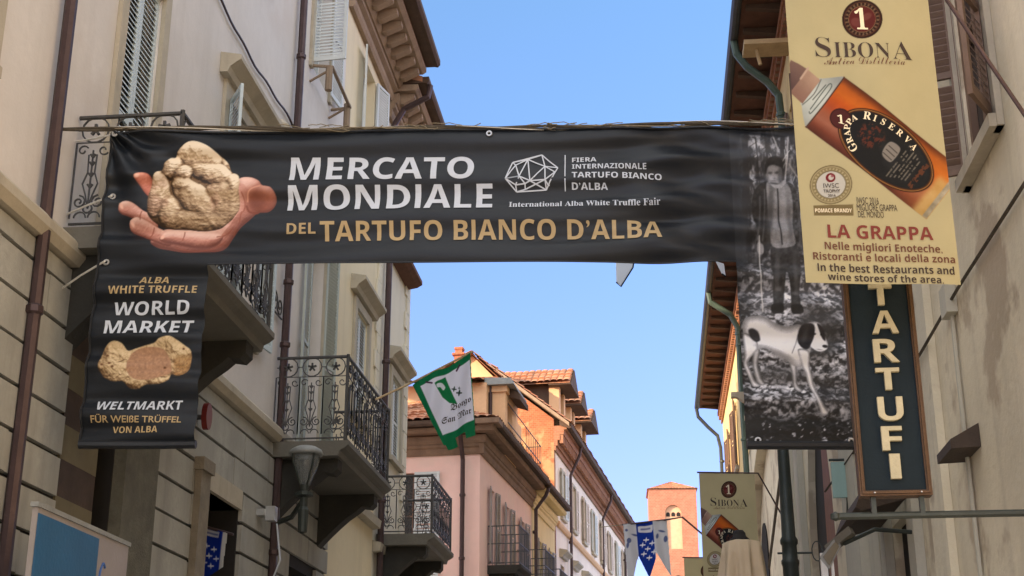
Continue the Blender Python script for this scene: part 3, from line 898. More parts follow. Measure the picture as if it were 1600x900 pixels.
mb.quad(C(2.3, .16, 9.6), C(2.3, -.27, 9.6), C(2.3, -.27, 11.45), C(2.3, .16, 11.45)); mb.quad(C(3.8, .16, 9.6), C(3.8, -.27, 9.6), C(3.8, -.27, 11.45), C(3.8, .16, 11.45))
dm = mb.build('dormer', M['apricot'], hC)
mb = MB(); mb.box(C, od[0], od[1], -.06, -.04, od[2], od[3]); mb.build('pane', M['shutter_grey'], dm)
mb = MB(); mb.box(C, 2.24, 3.8, -.3, .22, 11.30, 11.455); mb.build('dormer_cornice', M['apricot'], dm)
mb = MB(); mb.hexa([C(2.1, -.35, 11.46), C(2.1, .42, 11.46), C(3.9, .42, 11.36), C(3.9, -.35, 11.46)], [C(2.1, -.35, 11.66), C(2.1, .34, 11.62), C(3.9, .44, 11.44), C(3.9, -.35, 11.66)]); mb.build('dormer_roof', M['zinc'], dm)
mb = MB(); mb.hexa([C(2.6, .2, 11.25), C(2.6, .50, 11.15), C(3.8, .50, 11.15), C(3.8, .2, 11.25)], [C(2.6, .2, 11.5), C(2.6, .50, 11.3), C(3.8, .50, 11.3), C(3.8, .2, 11.5)]); mb.build('dormer_eave', M['cornice_dark'], dm)
mb = MB()
for k in range(9): mb.tube([C(5.0 + .3 * k, .22, 9.9), C(5.0 + .3 * k, .22, 11.0)], .012, 4)
for zz in (10.5, 11.0): mb.tube([C(2.4, .22, zz), C(7.4, .22, zz), C(7.4, -.2, zz)], .014, 4)
mb.build('terrace_railing', M['iron'], hC)
pipe(hC, [C(2.27, -.02 - .2, z) for z in (11.5, 10.8, 9.95)], .045, 'copper')
pipe(hC, [CF(.40, .46, 9.6), CF(.40, .3, 9.35), CF(.40, .10, 9.0), CF(.40, .10, 0)], .055, 'copper', [CF(.40, .1, z) for z in (8.1, 6.6)])
mb = MB(); mb.box(C, 2.55, 2.8, -1.28, -1.05, 11.4, 12.45); ch = mb.build('chimney', M['chimney'], hC)
mb = MB(); mb.box(C, 2.50, 2.85, -1.33, -1.0, 12.452, 12.51); mb.box(C, 2.55, 2.8, -1.28, -1.05, 12.62, 12.68)
for u in (2.57, 2.75): mb.box(C, u, u + .04, -1.26, -1.07, 12.511, 12.619)
mb.build('chimney_cap', M['chimney'], ch)
balcony(hC, C, .95, 2.3, 6.62, .8, .95, simple=True, corbels=True, ch=.45)
balcony(hC, C, 4.7, 6.3, 6.62, .8, .95, simple=True, corbels=True, ch=.45)

# ------------------------------------------------------------------ yellow house
hD = empty('town_house', C(9, 0, 0), 'small yellow house with grey brown shutters between pink and white houses', 'house')
opsD = [(8.0, 8.65, 6.8, 8.4), (9.85, 10.5, 6.8, 8.4)]
mb = MB(); wall_face(mb, C, 7.003, 11.4, 0, 9.3, opsD, .22); house_body(mb, C, 7.003, 11.4, 9.3, 9); mb.build('wall', M['yellow'], hD)
for o in opsD: window(hD, C, *o, depth=.18, sh=2, mat='shutter_grey', ang=(172, 172), pitch=.07)
cornice(hD, C, 7.003, 10.9, 9.12, .52, 'yellow', 99, height=.66)
tile_sheet(hD, C(7.003, .5, 9.82), C(10.9, .5, 9.82), C(10.9, -3, 11.2), C(7.003, -3, 11.2), 18, 9, .045)
tile_sheet(hD, C(10.9, -9, 9.5), C(7.003, -9, 9.5), C(7.003, -3, 11.2), C(10.9, -3, 11.2), 18, 9, .045)
pipe(hD, [C(7.08, .5, 9.75), C(7.08, .42, 9.5), C(7.08, .12, 9.1), C(7.08, .09, 0)], .055, 'copper', [C(7.08, .09, z) for z in (8.4, 6.4)])
balcony(hD, C, 7.5, 9.1, 6.5, .75, .95, simple=True, ch=.4)
for u in (9.85,):
    mb = MB(); mb.box(C, u - .2, u + .85, .003, .12, 6.5, 6.6); mb.build('ledge', M['apricot'], hD)

# ------------------------------------------------------------------ long white house with the brick gable
hE = empty('town_house', C(20, 0, 0), 'long off-white house with sunlit patched brick gable and three tiled dormers', 'house')
U0, U1 = 11.45, 34.0
opsE = [(U0 + 1.0 + 2.45 * k, U0 + 1.7 + 2.45 * k, 9.85, 11.35) for k in range(9)]
opsE += [(U0 + .8 + 2.45 * k, U0 + 1.6 + 2.45 * k, 6.0, 8.3) for k in range(9)]
mb = MB(); wall_face(mb, C, U0, U1, 0, 12.0, opsE, .2)
mb.quad(C(U1, 0, 0), C(U1, -9, 0), C(U1, -9, 12), C(U1, 0, 12)); mb.quad(C(U0, -9, 0), C(U1, -9, 0), C(U1, -9, 12), C(U0, -9, 12))
mb.build('wall', M['white_rose'], hE)
mb = MB()
mb.hexa([C(U0 - .012, .0, 0), C(U0 - .012, -9, 0), C(U0 - .012, -9, 12.4), C(U0 - .012, -2.1, 14.45), C(U0 - .012, .0, 12.78)], [C(U0 - .3, .0, 0), C(U0 - .3, -9, 0), C(U0 - .3, -9, 12.4), C(U0 - .3, -2.1, 14.45), C(U0 - .3, .0, 12.78)])
gab = mb.build('gable_wall', M['gable'], hE)
mb = MB()
lo = [C(U0 - .42, .52, 12.50), C(U0 - .42, -2.1, 14.58), C(U0 - .42, -2.1, 14.70), C(U0 - .42, .52, 12.62)]
mb.hexa(lo, [p + D6 * .45 for p in lo]); mb.build('verge', M['cornice'], gab)
tile_sheet(hE, C(U0 - .40, .55, 12.62), C(U1, .55, 12.62), C(U1, -2.1, 14.72), C(U0 - .40, -2.1, 14.72), 100, 12, .05)
tile_sheet(hE, C(U0 - .35, -9.3, 12.4), C(U1, -9.3, 12.4), C(U1, -2.1, 14.72), C(U0 - .35, -2.1, 14.72), 100, 14, .05)
# deep brick eave in stepped courses with toothed bricks
mb = MB()
mb.prism(C, [(.003, 11.75), (.06, 11.75), (.06, 11.9), (.12, 11.9), (.12, 12.08), (.20, 12.08), (.20, 12.26), (.003, 12.26)], U0 - .3, U1)
n = int((U1 - U0) / .3)
for k in range(n):
    u = U0 - .28 + (U1 - U0 + .26) * k / n
    mb.box(C, u, u + .14, .19, .30, 11.98, 12.262)
mb.prism(C, [(.003, 12.264), (.32, 12.264), (.34, 12.42), (.42, 12.42), (.42, 12.55), (.003, 12.55)], U0 - .3, U1)
ce = mb.build('brick_cornice', M['eave_brick'], hE)
mb = MB(); mb.prism(C, [(.2, 12.56), (.5, 12.44), (.58, 12.46), (.60, 12.58), (.5, 12.62), (.2, 12.70)], U0 - .36, U1); mb.build('gutter', M['cornice_dark'], ce)
mb = MB(); mb.prism(C, [(.003, 9.38), (.08, 9.38), (.12, 9.46), (.12, 9.53), (.003, 9.58)], U0, U1); mb.build('string_course', M['apricot'], hE)
for i, o in enumerate(opsE[:9]): window(hE, C, *o, depth=.16, sh=2, mat='shutter_rose' if i % 3 else 'shutter_white', ang=(174, 174) if i % 2 else (165, 170), pitch=.09, sill=True, surround=.09)
for i, o in enumerate(opsE[9:]): window(hE, C, *o, depth=.16, sh=0, mat='shutter_grey', sill=False, hood=.18)
for u in (13.9, 22.3, 30):
    pipe(hE, [C(u, .5, 12.5), C(u, .45, 12.2), C(u, .12, 11.5), C(u, .09, 0)], .05, 'copper', [C(u, .09, z) for z in (11.0, 9.2, 7.2)])
# dormers
for (a, b, zr, zo) in ((11.95, 13.85, 14.92, 14.25), (14.5, 16.1, 14.78, 14.2), (17.0, 19.0, 14.82, 14.2)):
    m_ = (a + b) / 2
    mb = MB()
    mb.hexa([C(a + .28, .02, 12.6), C(a + .28, -.32, 12.6), C(a + .60, -.32, 12.6), C(a + .60, .02, 12.6)], [C(a + .28, .02, zo), C(a + .28, -.32, zo), C(a + .60, -.32, zo), C(a + .60, .02, zo)])
    mb.hexa([C(b - .60, .02, 12.6), C(b - .60, -.32, 12.6), C(b - .28, -.32, 12.6), C(b - .28, .02, 12.6)], [C(b - .60, .02, zo), C(b - .60, -.32, zo), C(b - .28, -.32, zo), C(b - .28, .02, zo)])
    d = mb.build('dormer', M['apricot'], hE)
    mb = MB(); mb.hexa([C(a + .34, -.1, 12.6), C(a + .34, -2.2, 12.6), C(b - .34, -2.2, 12.6), C(b - .34, -.1, 12.6)], [C(a + .34, -.1, zo), C(a + .34, -2.2, zo), C(b - .34, -2.2, zo), C(b - .34, -.1, zo)])
    mb.build('dormer_wall', M['cornice_dark'], d)
    tile_sheet(hE, C(a, .42, zo), C(a, -2.6, zo), C(m_, -2.6, zr), C(m_, .42, zr), 14, 4, .05, 'dormer_roof')
    tile_sheet(hE, C(b, .42, zo), C(b, -2.6, zo), C(m_, -2.6, zr), C(m_, .42, zr), 14, 4, .05, 'dormer_roof')
    mb = MB(); mb.hexa([C(a, .46, zo - .10), C(b, .46, zo - .10), C(m_, .46, zr - .04)], [C(a, -.3, zo - .10), C(b, -.3, zo - .10), C(m_, -.3, zr - .04)]); mb.build('dormer_eave', M['cornice_dark'], d)

# ------------------------------------------------------------------ brick tower at the end of the street
TX, TY, TZ = 1.2, 150.0, 31.6
hT = empty('bell_tower', (TX, TY, 0), 'square sunlit orange brick tower with arched belfry rising above the street end', 'tower')
TF = frame((TX, TY, 0), (1, 0.04, 0), (0.04, -1, 0))
hw = 2.52
mb = MB()
arch = [(-.88, 25.2), (-.88, 29.0)] + [(-.88 * math.cos(math.radians(a)), 29.0 + .88 * math.sin(math.radians(a))) for a in range(15, 180, 15)] + [(.88, 29.0), (.88, 25.2)]
# front as a ring round the belfry arch
mb.add([TF(-hw, 0, 0), TF(hw, 0, 0), TF(hw, 0, 25.2), TF(-hw, 0, 25.2)], [(0, 1, 2, 3)])
vs = [TF(u, 0, z) for u, z in arch] + [TF(-hw, 0, 25.2), TF(-hw, 0, TZ), TF(hw, 0, TZ), TF(hw, 0, 25.2)]
mb.add(vs, [tuple(range(len(arch))) [:0] or tuple([len(arch), 0] + list(range(1, 8)) + [len(arch) + 1])])
k0 = len(arch)
mb.add(vs, [tuple([7] + list(range(8, k0)) + [k0 + 3, k0 + 2, k0 + 1])])
for (u, z), (u2, z2) in zip(arch[:-1], arch[1:]):
    mb.quad(TF(u, 0, z), TF(u2, 0, z2), TF(u2, -.35, z2), TF(u, -.35, z))
mb.quad(TF(-.88, 0, 25.2), TF(.88, 0, 25.2), TF(.88, -.35, 25.2), TF(-.88, -.35, 25.2))
mb.quad(TF(hw, 0, 0), TF(hw, -5.04, 0), TF(hw, -5.04, TZ), TF(hw, 0, TZ)); mb.quad(TF(-hw, 0, 0), TF(-hw, -5.04, 0), TF(-hw, -5.04, TZ), TF(-hw, 0, TZ)); mb.quad(TF(-hw, -5.04, 0), TF(hw, -5.04, 0), TF(hw, -5.04, TZ), TF(-hw, -5.04, TZ))
mb.build('wall', M['tower'], hT)
mb = MB(); mb.add([TF(u, -.35, z) for u, z in arch], [tuple(range(len(arch)))]); bf = mb.build('belfry', pmat('pale_brick_infill', (0.66, 0.40, 0.25), .9, .15, 3), hT)
mb = MB()
for u in (-.55, 0, .55):
    pts = [(u - .2, 28.7)] + [(u - .2 * math.cos(math.radians(a)), 28.95 + .2 * math.sin(math.radians(a))) for a in range(0, 181, 30)] + [(u + .2, 28.7)]
    mb.hexa([TF(a, -.345, z) for a, z in pts], [TF(a, -.30, z) for a, z in pts])
mb.build('opening', M['interior'], bf)
mb = MB()
pts = [(.25 + .55 * math.cos(math.radians(a)), 21.9 + .55 * math.sin(math.radians(a))) for a in range(0, 360, 20)]
mb.hexa([TF(a, .004, z) for a, z in pts], [TF(a, .05, z) for a, z in pts]); mb.build('round_window', M['interior'], hT)
e = .15
pk = TF(0, -2.5, TZ + 1.25)
for a, b in (((-hw - e, e), (hw + e, e)), ((hw + e, e), (hw + e, -5.04 - e)), ((hw + e, -5.04 - e), (-hw - e, -5.04 - e)), ((-hw - e, -5.04 - e), (-hw - e, e))):
    tile_sheet(hT, TF(*a, TZ), TF(*b, TZ), pk + Vector((0.01, 0, 0)), pk, 16, 8, .05, 'roof')

# ------------------------------------------------------------------ right row
hR = empty('arched_house', R(17, 0, 0), 'old beige plastered house with tall pointed arches behind the cast iron lamp post', 'house')
opsR = [(9.0, 9.9, 5.9, 7.6), (13.45, 14.75, 0, 4.1)]
mb = MB()
wall_face(mb, R, 3.0, 19.0, 0, 13.3, opsR, .12)
# pointed door arch between 18.2 and 21.4


def pointed(u0, u1, z0, zs, za, k=6):
    """outline of a pointed arch, foot to foot"""
    m_ = (u0 + u1) / 2
    l_ = [(u0, z0)] + [(u0 + (m_ - u0) * (1 - math.cos(t)) , zs + (za - zs) * math.sin(t)) for t in np.linspace(0, math.pi / 2, k)]
    r_ = [(u1 - (u1 - m_) * (1 - math.cos(t)), zs + (za - zs) * math.sin(t)) for t in np.linspace(math.pi / 2, 0, k)][1:] + [(u1, z0)]
    return l_ + r_


def arched_bay(mb, P, a, b, z1, arch, depth):
    """one bay of wall with an arched hole"""
    k = len(arch) // 2
    vs = [P(u, 0, z) for u, z in arch]
    n_ = len(arch)
    base = [P(a, 0, 0), P(a, 0, z1), P(arch[k][0], 0, z1), P(b, 0, z1), P(b, 0, 0)]
    mb.add(vs + base, [tuple([n_] + list(range(0, k + 1)) + [n_ + 2, n_ + 1]), tuple(list(range(k, n_)) + [n_ + 4, n_ + 3, n_ + 2])])
    for (u, z), (u2, z2) in zip(arch[:-1], arch[1:]):
        mb.quad(P(u, 0, z), P(u2, 0, z2), P(u2, -depth, z2), P(u, -depth, z))


ar1 = pointed(19.25, 22.35, 0, 4.6, 7.1)
ar2 = pointed(25.8, 36.3, 0, 5.4, 8.9, 9)
arched_bay(mb, R, 19.0, 23.2, 8.0, ar1, .11)
arched_bay(mb, R, 23.2, 37.0, 9.3, ar2, .22)
wall_face(mb, R, 19.0, 23.2, 8.0, 9.3)
mb.quad(R(3.0, 0, 0), R(3.0, -12, 0), R(3.0, -12, 13.3), R(3.0, 0, 13.3)); mb.quad(R(3.0, -12, 0), R(37, -12, 0), R(37, -12, 13.3), R(3.0, -12, 13.3)); mb.quad(R(37, 0, 0), R(37, -12, 0), R(37, -12, 13.3), R(37, 0, 13.3))
mb.build('wall', M['beige'], hR)
mb = MB(); mb.box(R, 25.7, 36.4, -.26, -.224, 0, 9.0); bl = mb.build('blind_arch_wall', M['beige'], hR)
mb = MB(); pts = pointed(33.0, 34.8, 5.0, 6.7, 7.5)
mb.hexa([R(u, -.221, z) for u, z in pts], [R(u, -.19, z) for u, z in pts]); mb.build('opening', M['interior'], bl)
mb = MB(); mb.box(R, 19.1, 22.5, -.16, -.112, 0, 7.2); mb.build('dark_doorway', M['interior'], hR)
mb = MB()
pts = [(19.3, 0)] + [(u + .05, z - .05) for u, z in ar1[1:6]] + [(20.75, 0)]
mb.hexa([R(u, -.03, z) for u, z in pts], [R(u, -.10, z) for u, z in pts]); mb.build('door', M['brown_wood'], hR)
mb = MB(); mb.box(R, 22.55, 23.15, .003, .10, 0, 9.0); mb.build('pilaster', M['beige_grey'], hR)
mb = MB(); mb.box(R, 24.1, 24.7, .003, .06, 0, 9.0); mb.build('pilaster', M['beige_grey'], hR)
mb = MB(); mb.box(R, 16.3, 17.5, .003, .12, 0, 9.0); mb.build('pilaster', M['beige_grey'], hR)
mb = MB(); mb.box(R, 15.2, 15.85, .003, .08, 0, 9.0); mb.build('pilaster', M['beige_grey'], hR)
mb = MB(); mb.box(R, 13.1, 13.44, .003, .09, 0, 4.35); mb.box(R, 14.76, 15.05, .003, .09, 0, 4.35); mb.build('door_surround', M['beige_grey'], hR)
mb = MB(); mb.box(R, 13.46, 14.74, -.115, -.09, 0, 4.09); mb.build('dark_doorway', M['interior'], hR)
mb = MB(); mb.box(R, 11.75, 12.35, .003, .07, 0, 9.0); mb.build('pilaster', M['beige'], hR)
window(hR, R, *opsR[0], depth=.10, sh=2, mat='shutter_brown', ang=(150, 110), surround=.14, hood=.3, pitch=.06)
# upper storey in old yellow plaster
hR2 = None
mb = MB()
opsY = [(20.0 + 3.4 * k, 20.9 + 3.4 * k, 10.1, 11.9) for k in range(7)]
wall_face(mb, R, 16.0, 37.0, 9.3, 13.34, opsY[:5], .25, .012)
mb.build('upper_wall', M['yellow_old'], hR)
for o in opsY[:5]: window(hR, R, *o, depth=.2, sh=2, mat='shutter_brown', ang=(172, 172), pitch=.08, n=.012)
hY = empty('town_house', R(41, 0, 0), 'old yellow house with brick patches at the far end of the right row', 'house')
opsZ = [(38.5, 39.4, 9.9, 11.7), (42.0, 42.9, 9.9, 11.7), (38.5, 39.4, 6.0, 7.9), (42.0, 42.9, 6.0, 7.9)]
mb = MB(); wall_face(mb, R, 37.003, 45.6, 0, 13.3, opsZ, .25); house_body(mb, R, 37.003, 45.6, 13.3, 10); mb.build('wall', M['yellow_old'], hY)
for o in opsZ: window(hY, R, *o, depth=.2, sh=2, mat='shutter_brown', ang=(172, 172), pitch=.08)


def long_eave(house, u0, u1, over, z):
    mb = MB()
    mb.prism(R, [(.003, z), (over - .04, z + .02), (over - .04, z + .08), (.003, z + .08)], u0, u1)
    sf = mb.build('soffit', M['soffit_red'], house)
    n = int((u1 - u0) / .75)
    for k in range(n):
        u = u0 + (u1 - u0) * (k + .5) / n
        mb = MB(); mb.prism(R, [(.003, z - .14), (over - .12, z - .06), (over - .12, z - .001), (.003, z - .001)], u - .055, u + .055)
        mb.build('rafter', M['cornice_dark'], sf)
    mb = MB()
    mb.prism(R, [(.014, z - .52), (.06, z - .52), (.06, z - .42), (.014, z - .42)], u0, u1)
    n = int((u1 - u0) / .22)
    for k in range(n):
        u = u0 + (u1 - u0) * k / n
        mb.box(R, u, u + .11, .014, .13, z - .42, z - .26)
    mb.prism(R, [(.014, z - .259), (.16, z - .259), (.16, z - .15), (.014, z - .15)], u0, u1)
    mb.build('toothed_cornice', M['eave_brick'], house)
    mb = MB()
    mb.tube([R(u0, over + .02, z + .05), R(u1, over + .02, z + .05)], .085, 10)
    mb.build('gutter', M['gutter'], house)


long_eave(hR, 3.0, 37.0, .80, 13.36)
long_eave(hY, 37.003, 45.6, .80, 13.36)
roof_block(hR, R, 3.0, 37.0, 13.46, 12, .78, .35)
roof_block(hY, R, 37.003, 45.6, 13.46, 10, .78, .35)
pipe(hR, [R(21.1, .82, 13.38), R(21.1, .78, 13.1), R(21.1, .62, 12.85), R(21.1, .30, 12.55), R(21.1, .14, 12.3), R(21.1, .12, 11.8), R(21.1, .12, 8.3), R(21.1, -.05, 8.1)], .065, 'green_pipe', [R(21.1, .12, z) for z in (11.9, 9.5)])
pipe(hR, [R(33.9, .82, 13.38), R(33.9, .78, 13.1), R(33.9, .3, 12.75), R(33.9, .14, 12.4), R(33.9, .12, 8), R(33.9, .12, 0)], .075, 'green_pipe', [R(33.9, .12, z) for z in (12.2, 11.9, 9.5)])
pipe(hY, [R(45.4, .84, 13.3), R(45.4, .80, 13.05), R(45.4, .5, 12.7), R(45.4, .2, 12.4), R(45.4, .12, 12.0), R(45.4, .10, 8), R(45.4, .10, 0)], .06, 'gutter', [R(45.4, .10, z) for z in (11.5, 9.0)])
mb = MB(); mb.box(R, 19.9, 20.35, .02, .75, 12.62, 12.70); mb.tube([R(20.1, .55, 12.62), R(20.1, .5, 12.35)], .03, 6); mb.build('wooden_bracket', M['wood'], hR)
mb = MB(); mb.prism(R, [(.02, 10.3), (.30, 10.5), (.42, 10.5), (.42, 10.62), (.02, 10.62)], 33.4, 33.6); mb.build('wall_shelf', M['hood'], hR)
mb = MB(); mb.prism(R, [(.10, 4.38), (.50, 4.20), (.56, 4.05), (.50, 4.02), (.10, 4.12)], 13.3, 14.9); mb.build('awning', M['dark_wood'], hR)
mb = MB(); mb.prism(R, [(.003, 4.16), (.22, 4.04), (.22, 3.97), (.003, 3.98)], 10.55, 11.1); mb.build('awning', M['dark_wood'], hR)
mb = MB(); mb.tube([R(3.2, .03, 5.35), R(8.0, .03, 5.20), R(10.6, .035, 5.24), R(12.0, .1, 5.12), R(15.1, .10, 5.2), R(18.9, .14, 5.3)], .014, 5); mb.build('cable', M['rope_dark'], hR)
mb = MB(); mb.tube([R(10.9, .03, 5.23), R(10.92, .03, 4.6), R(10.9, .03, 3.0), R(10.9, .03, 0)], .018, 5); mb.build('cable', M['beige_grey'], hR)
mb = MB(); mb.box(R, 10.8, 11.02, .003, .09, 5.12, 5.36); mb.build('junction_box', M['beige_grey'], hR)
mb = MB(); mb.prism(R, [(.003, 7.95), (.08, 7.95), (.14, 8.05), (.14, 8.14), (.10, 8.2), (.003, 8.26)], 3.0, 16.2); mb.build('string_course', M['beige_grey'], hR)
mb = MB()
mb.tube([R(22.6, .04, 8.7), R(25.6, .04, 7.2), R(30.0, .04, 5.9)], .03, 5); mb.build('cable', M['rope_dark'], hR)

#@@OBJECTS@@
# ------------------------------------------------------------------ printed pictures: colour is worked out per grid point of the printed cloth
def fbm(X, Y, s, oct=4, seed=0, ay=1.0):
    r = np.random.RandomState(seed)
    T = r.rand(64, 64)
    out = np.zeros_like(X, dtype=float); amp = 1.0; tot = 0
    x, y = X / s, Y / s / ay
    for o in range(oct):
        xi, yi = np.floor(x).astype(int), np.floor(y).astype(int)
        fx, fy = x - xi, y - yi
        fx = fx * fx * (3 - 2 * fx); fy = fy * fy * (3 - 2 * fy)
        a = T[xi % 64, yi % 64]; b = T[(xi + 1) % 64, yi % 64]; c = T[xi % 64, (yi + 1) % 64]; d = T[(xi + 1) % 64, (yi + 1) % 64]
        out += amp * ((a * (1 - fx) + b * fx) * (1 - fy) + (c * (1 - fx) + d * fx) * fy)
        tot += amp; amp *= .55; x = x * 2.03 + 17.3; y = y * 2.03 + 5.7
    return out / tot


def smooth_poly(pts, k=5):
    P_ = np.array(pts, float); n = len(P_); out = []
    for i in range(n):
        p0, p1, p2, p3 = P_[i - 1], P_[i], P_[(i + 1) % n], P_[(i + 2) % n]
        for j in range(k):
            t = j / k
            out.append(.5 * (2 * p1 + (p2 - p0) * t + (2 * p0 - 5 * p1 + 4 * p2 - p3) * t * t + (3 * p1 - p0 - 3 * p2 + p3) * t ** 3))
    return np.array(out)


def seg_dist(X, Y, pts, closed=False):
    pts = np.asarray(pts, float)
    d = np.full(X.shape, 1e9)
    n = len(pts)
    for i in range(n if closed else n - 1):
        a, b = pts[i], pts[(i + 1) % n]
        v = b - a; L2 = max(1e-9, v @ v)
        t = np.clip(((X - a[0]) * v[0] + (Y - a[1]) * v[1]) / L2, 0, 1)
        d = np.minimum(d, np.hypot(X - a[0] - t * v[0], Y - a[1] - t * v[1]))
    return d


def poly_sdf(X, Y, pts):
    pts = np.asarray(pts, float)
    ins = np.zeros(X.shape, bool)
    n = len(pts)
    for i in range(n):
        (x1, y1), (x2, y2) = pts[i], pts[(i + 1) % n]
        c = ((y1 > Y) != (y2 > Y))
        with np.errstate(divide='ignore', invalid='ignore'):
            xi = (x2 - x1) * (Y - y1) / (y2 - y1 + 1e-12) + x1
        ins ^= c & (X < xi)
    d = seg_dist(X, Y, pts, True)
    return np.where(ins, d, -d)


def S01(x): 
    x = np.clip(x, 0, 1); return x * x * (3 - 2 * x)


class Paint:
    def __init__(s, X, Y, base):
        s.X, s.Y = X, Y
        s.c = np.empty(X.shape + (3,)); s.c[:] = base

    def put(s, mask, col):
        col = np.asarray(col, float)
        m = mask[..., None]
        s.c = s.c * (1 - m) + col * m

    def poly(s, pts, col, soft=1.2, sm=True):
        p = smooth_poly(pts) if sm else np.array(pts, float)
        x0, y0 = p.min(0) - 4; x1, y1 = p.max(0) + 4
        w = (s.X > x0) & (s.X < x1) & (s.Y > y0) & (s.Y < y1)
        m = np.zeros(s.X.shape); sd = np.full(s.X.shape, -99.0)
        if w.any():
            sd[w] = poly_sdf(s.X[w], s.Y[w], p)
            m[w] = S01(sd[w] / soft + .5)
        if col is not None: s.put(m, col)
        return m, sd

    def stroke(s, pts, w, col, soft=1.0, sm=False):
        d = seg_dist(s.X, s.Y, pts)
        m = S01((w - d) / soft + .5)
        if col is not None: s.put(m, col)
        return m

    def ell(s, cx, cy, rx, ry, ang, col, soft=1.0):
        a = math.radians(ang)
        x = (s.X - cx) * math.cos(a) + (s.Y - cy) * math.sin(a); y = -(s.X - cx) * math.sin(a) + (s.Y - cy) * math.cos(a)
        r = np.sqrt((x / rx) ** 2 + (y / ry) ** 2)
        m = S01((1 - r) * min(rx, ry) / soft + .5)
        if col is not None: s.put(m, col)
        return m


def print_cloth(name, xs, zs, place, mat, parent, painter, keep=None, thick=0.0):
    """cloth grid in a vertical plane: place(x, z) -> world arrays; painter(px, py, X, Z) -> sRGB 0..255"""
    X, Z = np.meshgrid(xs, zs)
    wx, wy, wz = place(X, Z)
    px_, py_ = topx(X, PLANE_Y[0] + PLANE_Y[1] * (X - PLANE_Y[2]), Z)
    col = painter(px_, py_, X, Z)
    nx, nz = len(xs), len(zs)
    idx = np.arange(nx * nz).reshape(nz, nx)
    q = np.stack([idx[:-1, :-1], idx[:-1, 1:], idx[1:, 1:], idx[1:, :-1]], -1).reshape(-1, 4)
    if keep is not None:
        k = keep(px_, py_, X, Z)
        kq = k[:-1, :-1] & k[:-1, 1:] & k[1:, 1:] & k[1:, :-1]
        q = q[kq.ravel()]
    org = root_of(parent).location
    V_ = np.stack([wx - org[0], wy - org[1], wz - org[2]], -1).reshape(-1, 3)
    me = bpy.data.meshes.new(name)
    me.from_pydata(V_.tolist(), [], q.tolist())
    at = me.color_attributes.new('Col', 'FLOAT_COLOR', 'POINT')
    rgba = np.ones((nx * nz, 4), np.float32); rgba[:, :3] = lin(np.clip(col, 0, 255)).reshape(-1, 3)
    at.data.foreach_set('color', rgba.ravel())
    me.polygons.foreach_set('use_smooth', [True] * len(me.polygons))
    me.materials.append(mat)
    me.update()
    o = bpy.data.objects.new(name, me)
    COL.objects.link(o); o.parent = parent
    return o


PLANE_Y = [10.62, 0.085, -4.67]
BANNER_PLANE = [10.62, 0.085, -4.67]


def bany(x): return 10.62 + .085 * (x + 4.67)


# ------------------------------------------------------------------ lettering
def mathmap(s, U, Lc, dig=None):
    out = ''
    for ch in s:
        if 'A' <= ch <= 'Z': out += chr(U + ord(ch) - 65)
        elif 'a' <= ch <= 'z': out += chr(Lc + ord(ch) - 97)
        elif dig and '0' <= ch <= '9': out += chr(dig + ord(ch) - 48)
        else: out += ch
    return out


STY = {'slab': (lambda s: mathmap(s, 0x1d5d4, 0x1d5ee, 0x1d7ec), 0.0), 'reg': (lambda s: s, 0.0), 'med': (lambda s: s, 0.012), 'bold': (lambda s: mathmap(s.replace('I', chr(0x1d75e)), 0x1d5d4, 0x1d5ee, 0x1d7ec), 0.0),
       'serif': (lambda s: mathmap(s, 0x1d400, 0x1d41a, 0x1d7ce), 0.0), 'thin': (lambda s: mathmap(s, 0x1d400, 0x1d41a, 0x1d7ce), -0.012),
       'script': (lambda s: mathmap(s, 0x1d4d0, 0x1d4ea), -0.008), 'frak': (lambda s: mathmap(s, 0x1d56c, 0x1d586), 0.0)}
_cap = {}


def raw_text(s, style, extrude=0.0):
    f, off = STY[style]
    cu = bpy.data.curves.new('lettering', 'FONT')
    cu.body = f(s); cu.offset = off; cu.size = 1.0; cu.resolution_u = 4; cu.extrude = extrude
    ob = bpy.data.objects.new('lettering', cu)
    COL.objects.link(ob)
    dg = bpy.context.evaluated_depsgraph_get()
    me = bpy.data.meshes.new_from_object(ob.evaluated_get(dg))
    bpy.data.objects.remove(ob); bpy.data.curves.remove(cu)
    v = np.empty(len(me.vertices) * 3); me.vertices.foreach_get('co', v); v = v.reshape(-1, 3)
    return me, v


def capheight(style):
    if style not in _cap:
        me, v = raw_text('H', style); _cap[style] = (v[:, 1].min(), v[:, 1].max()); bpy.data.meshes.remove(me)
    return _cap[style]


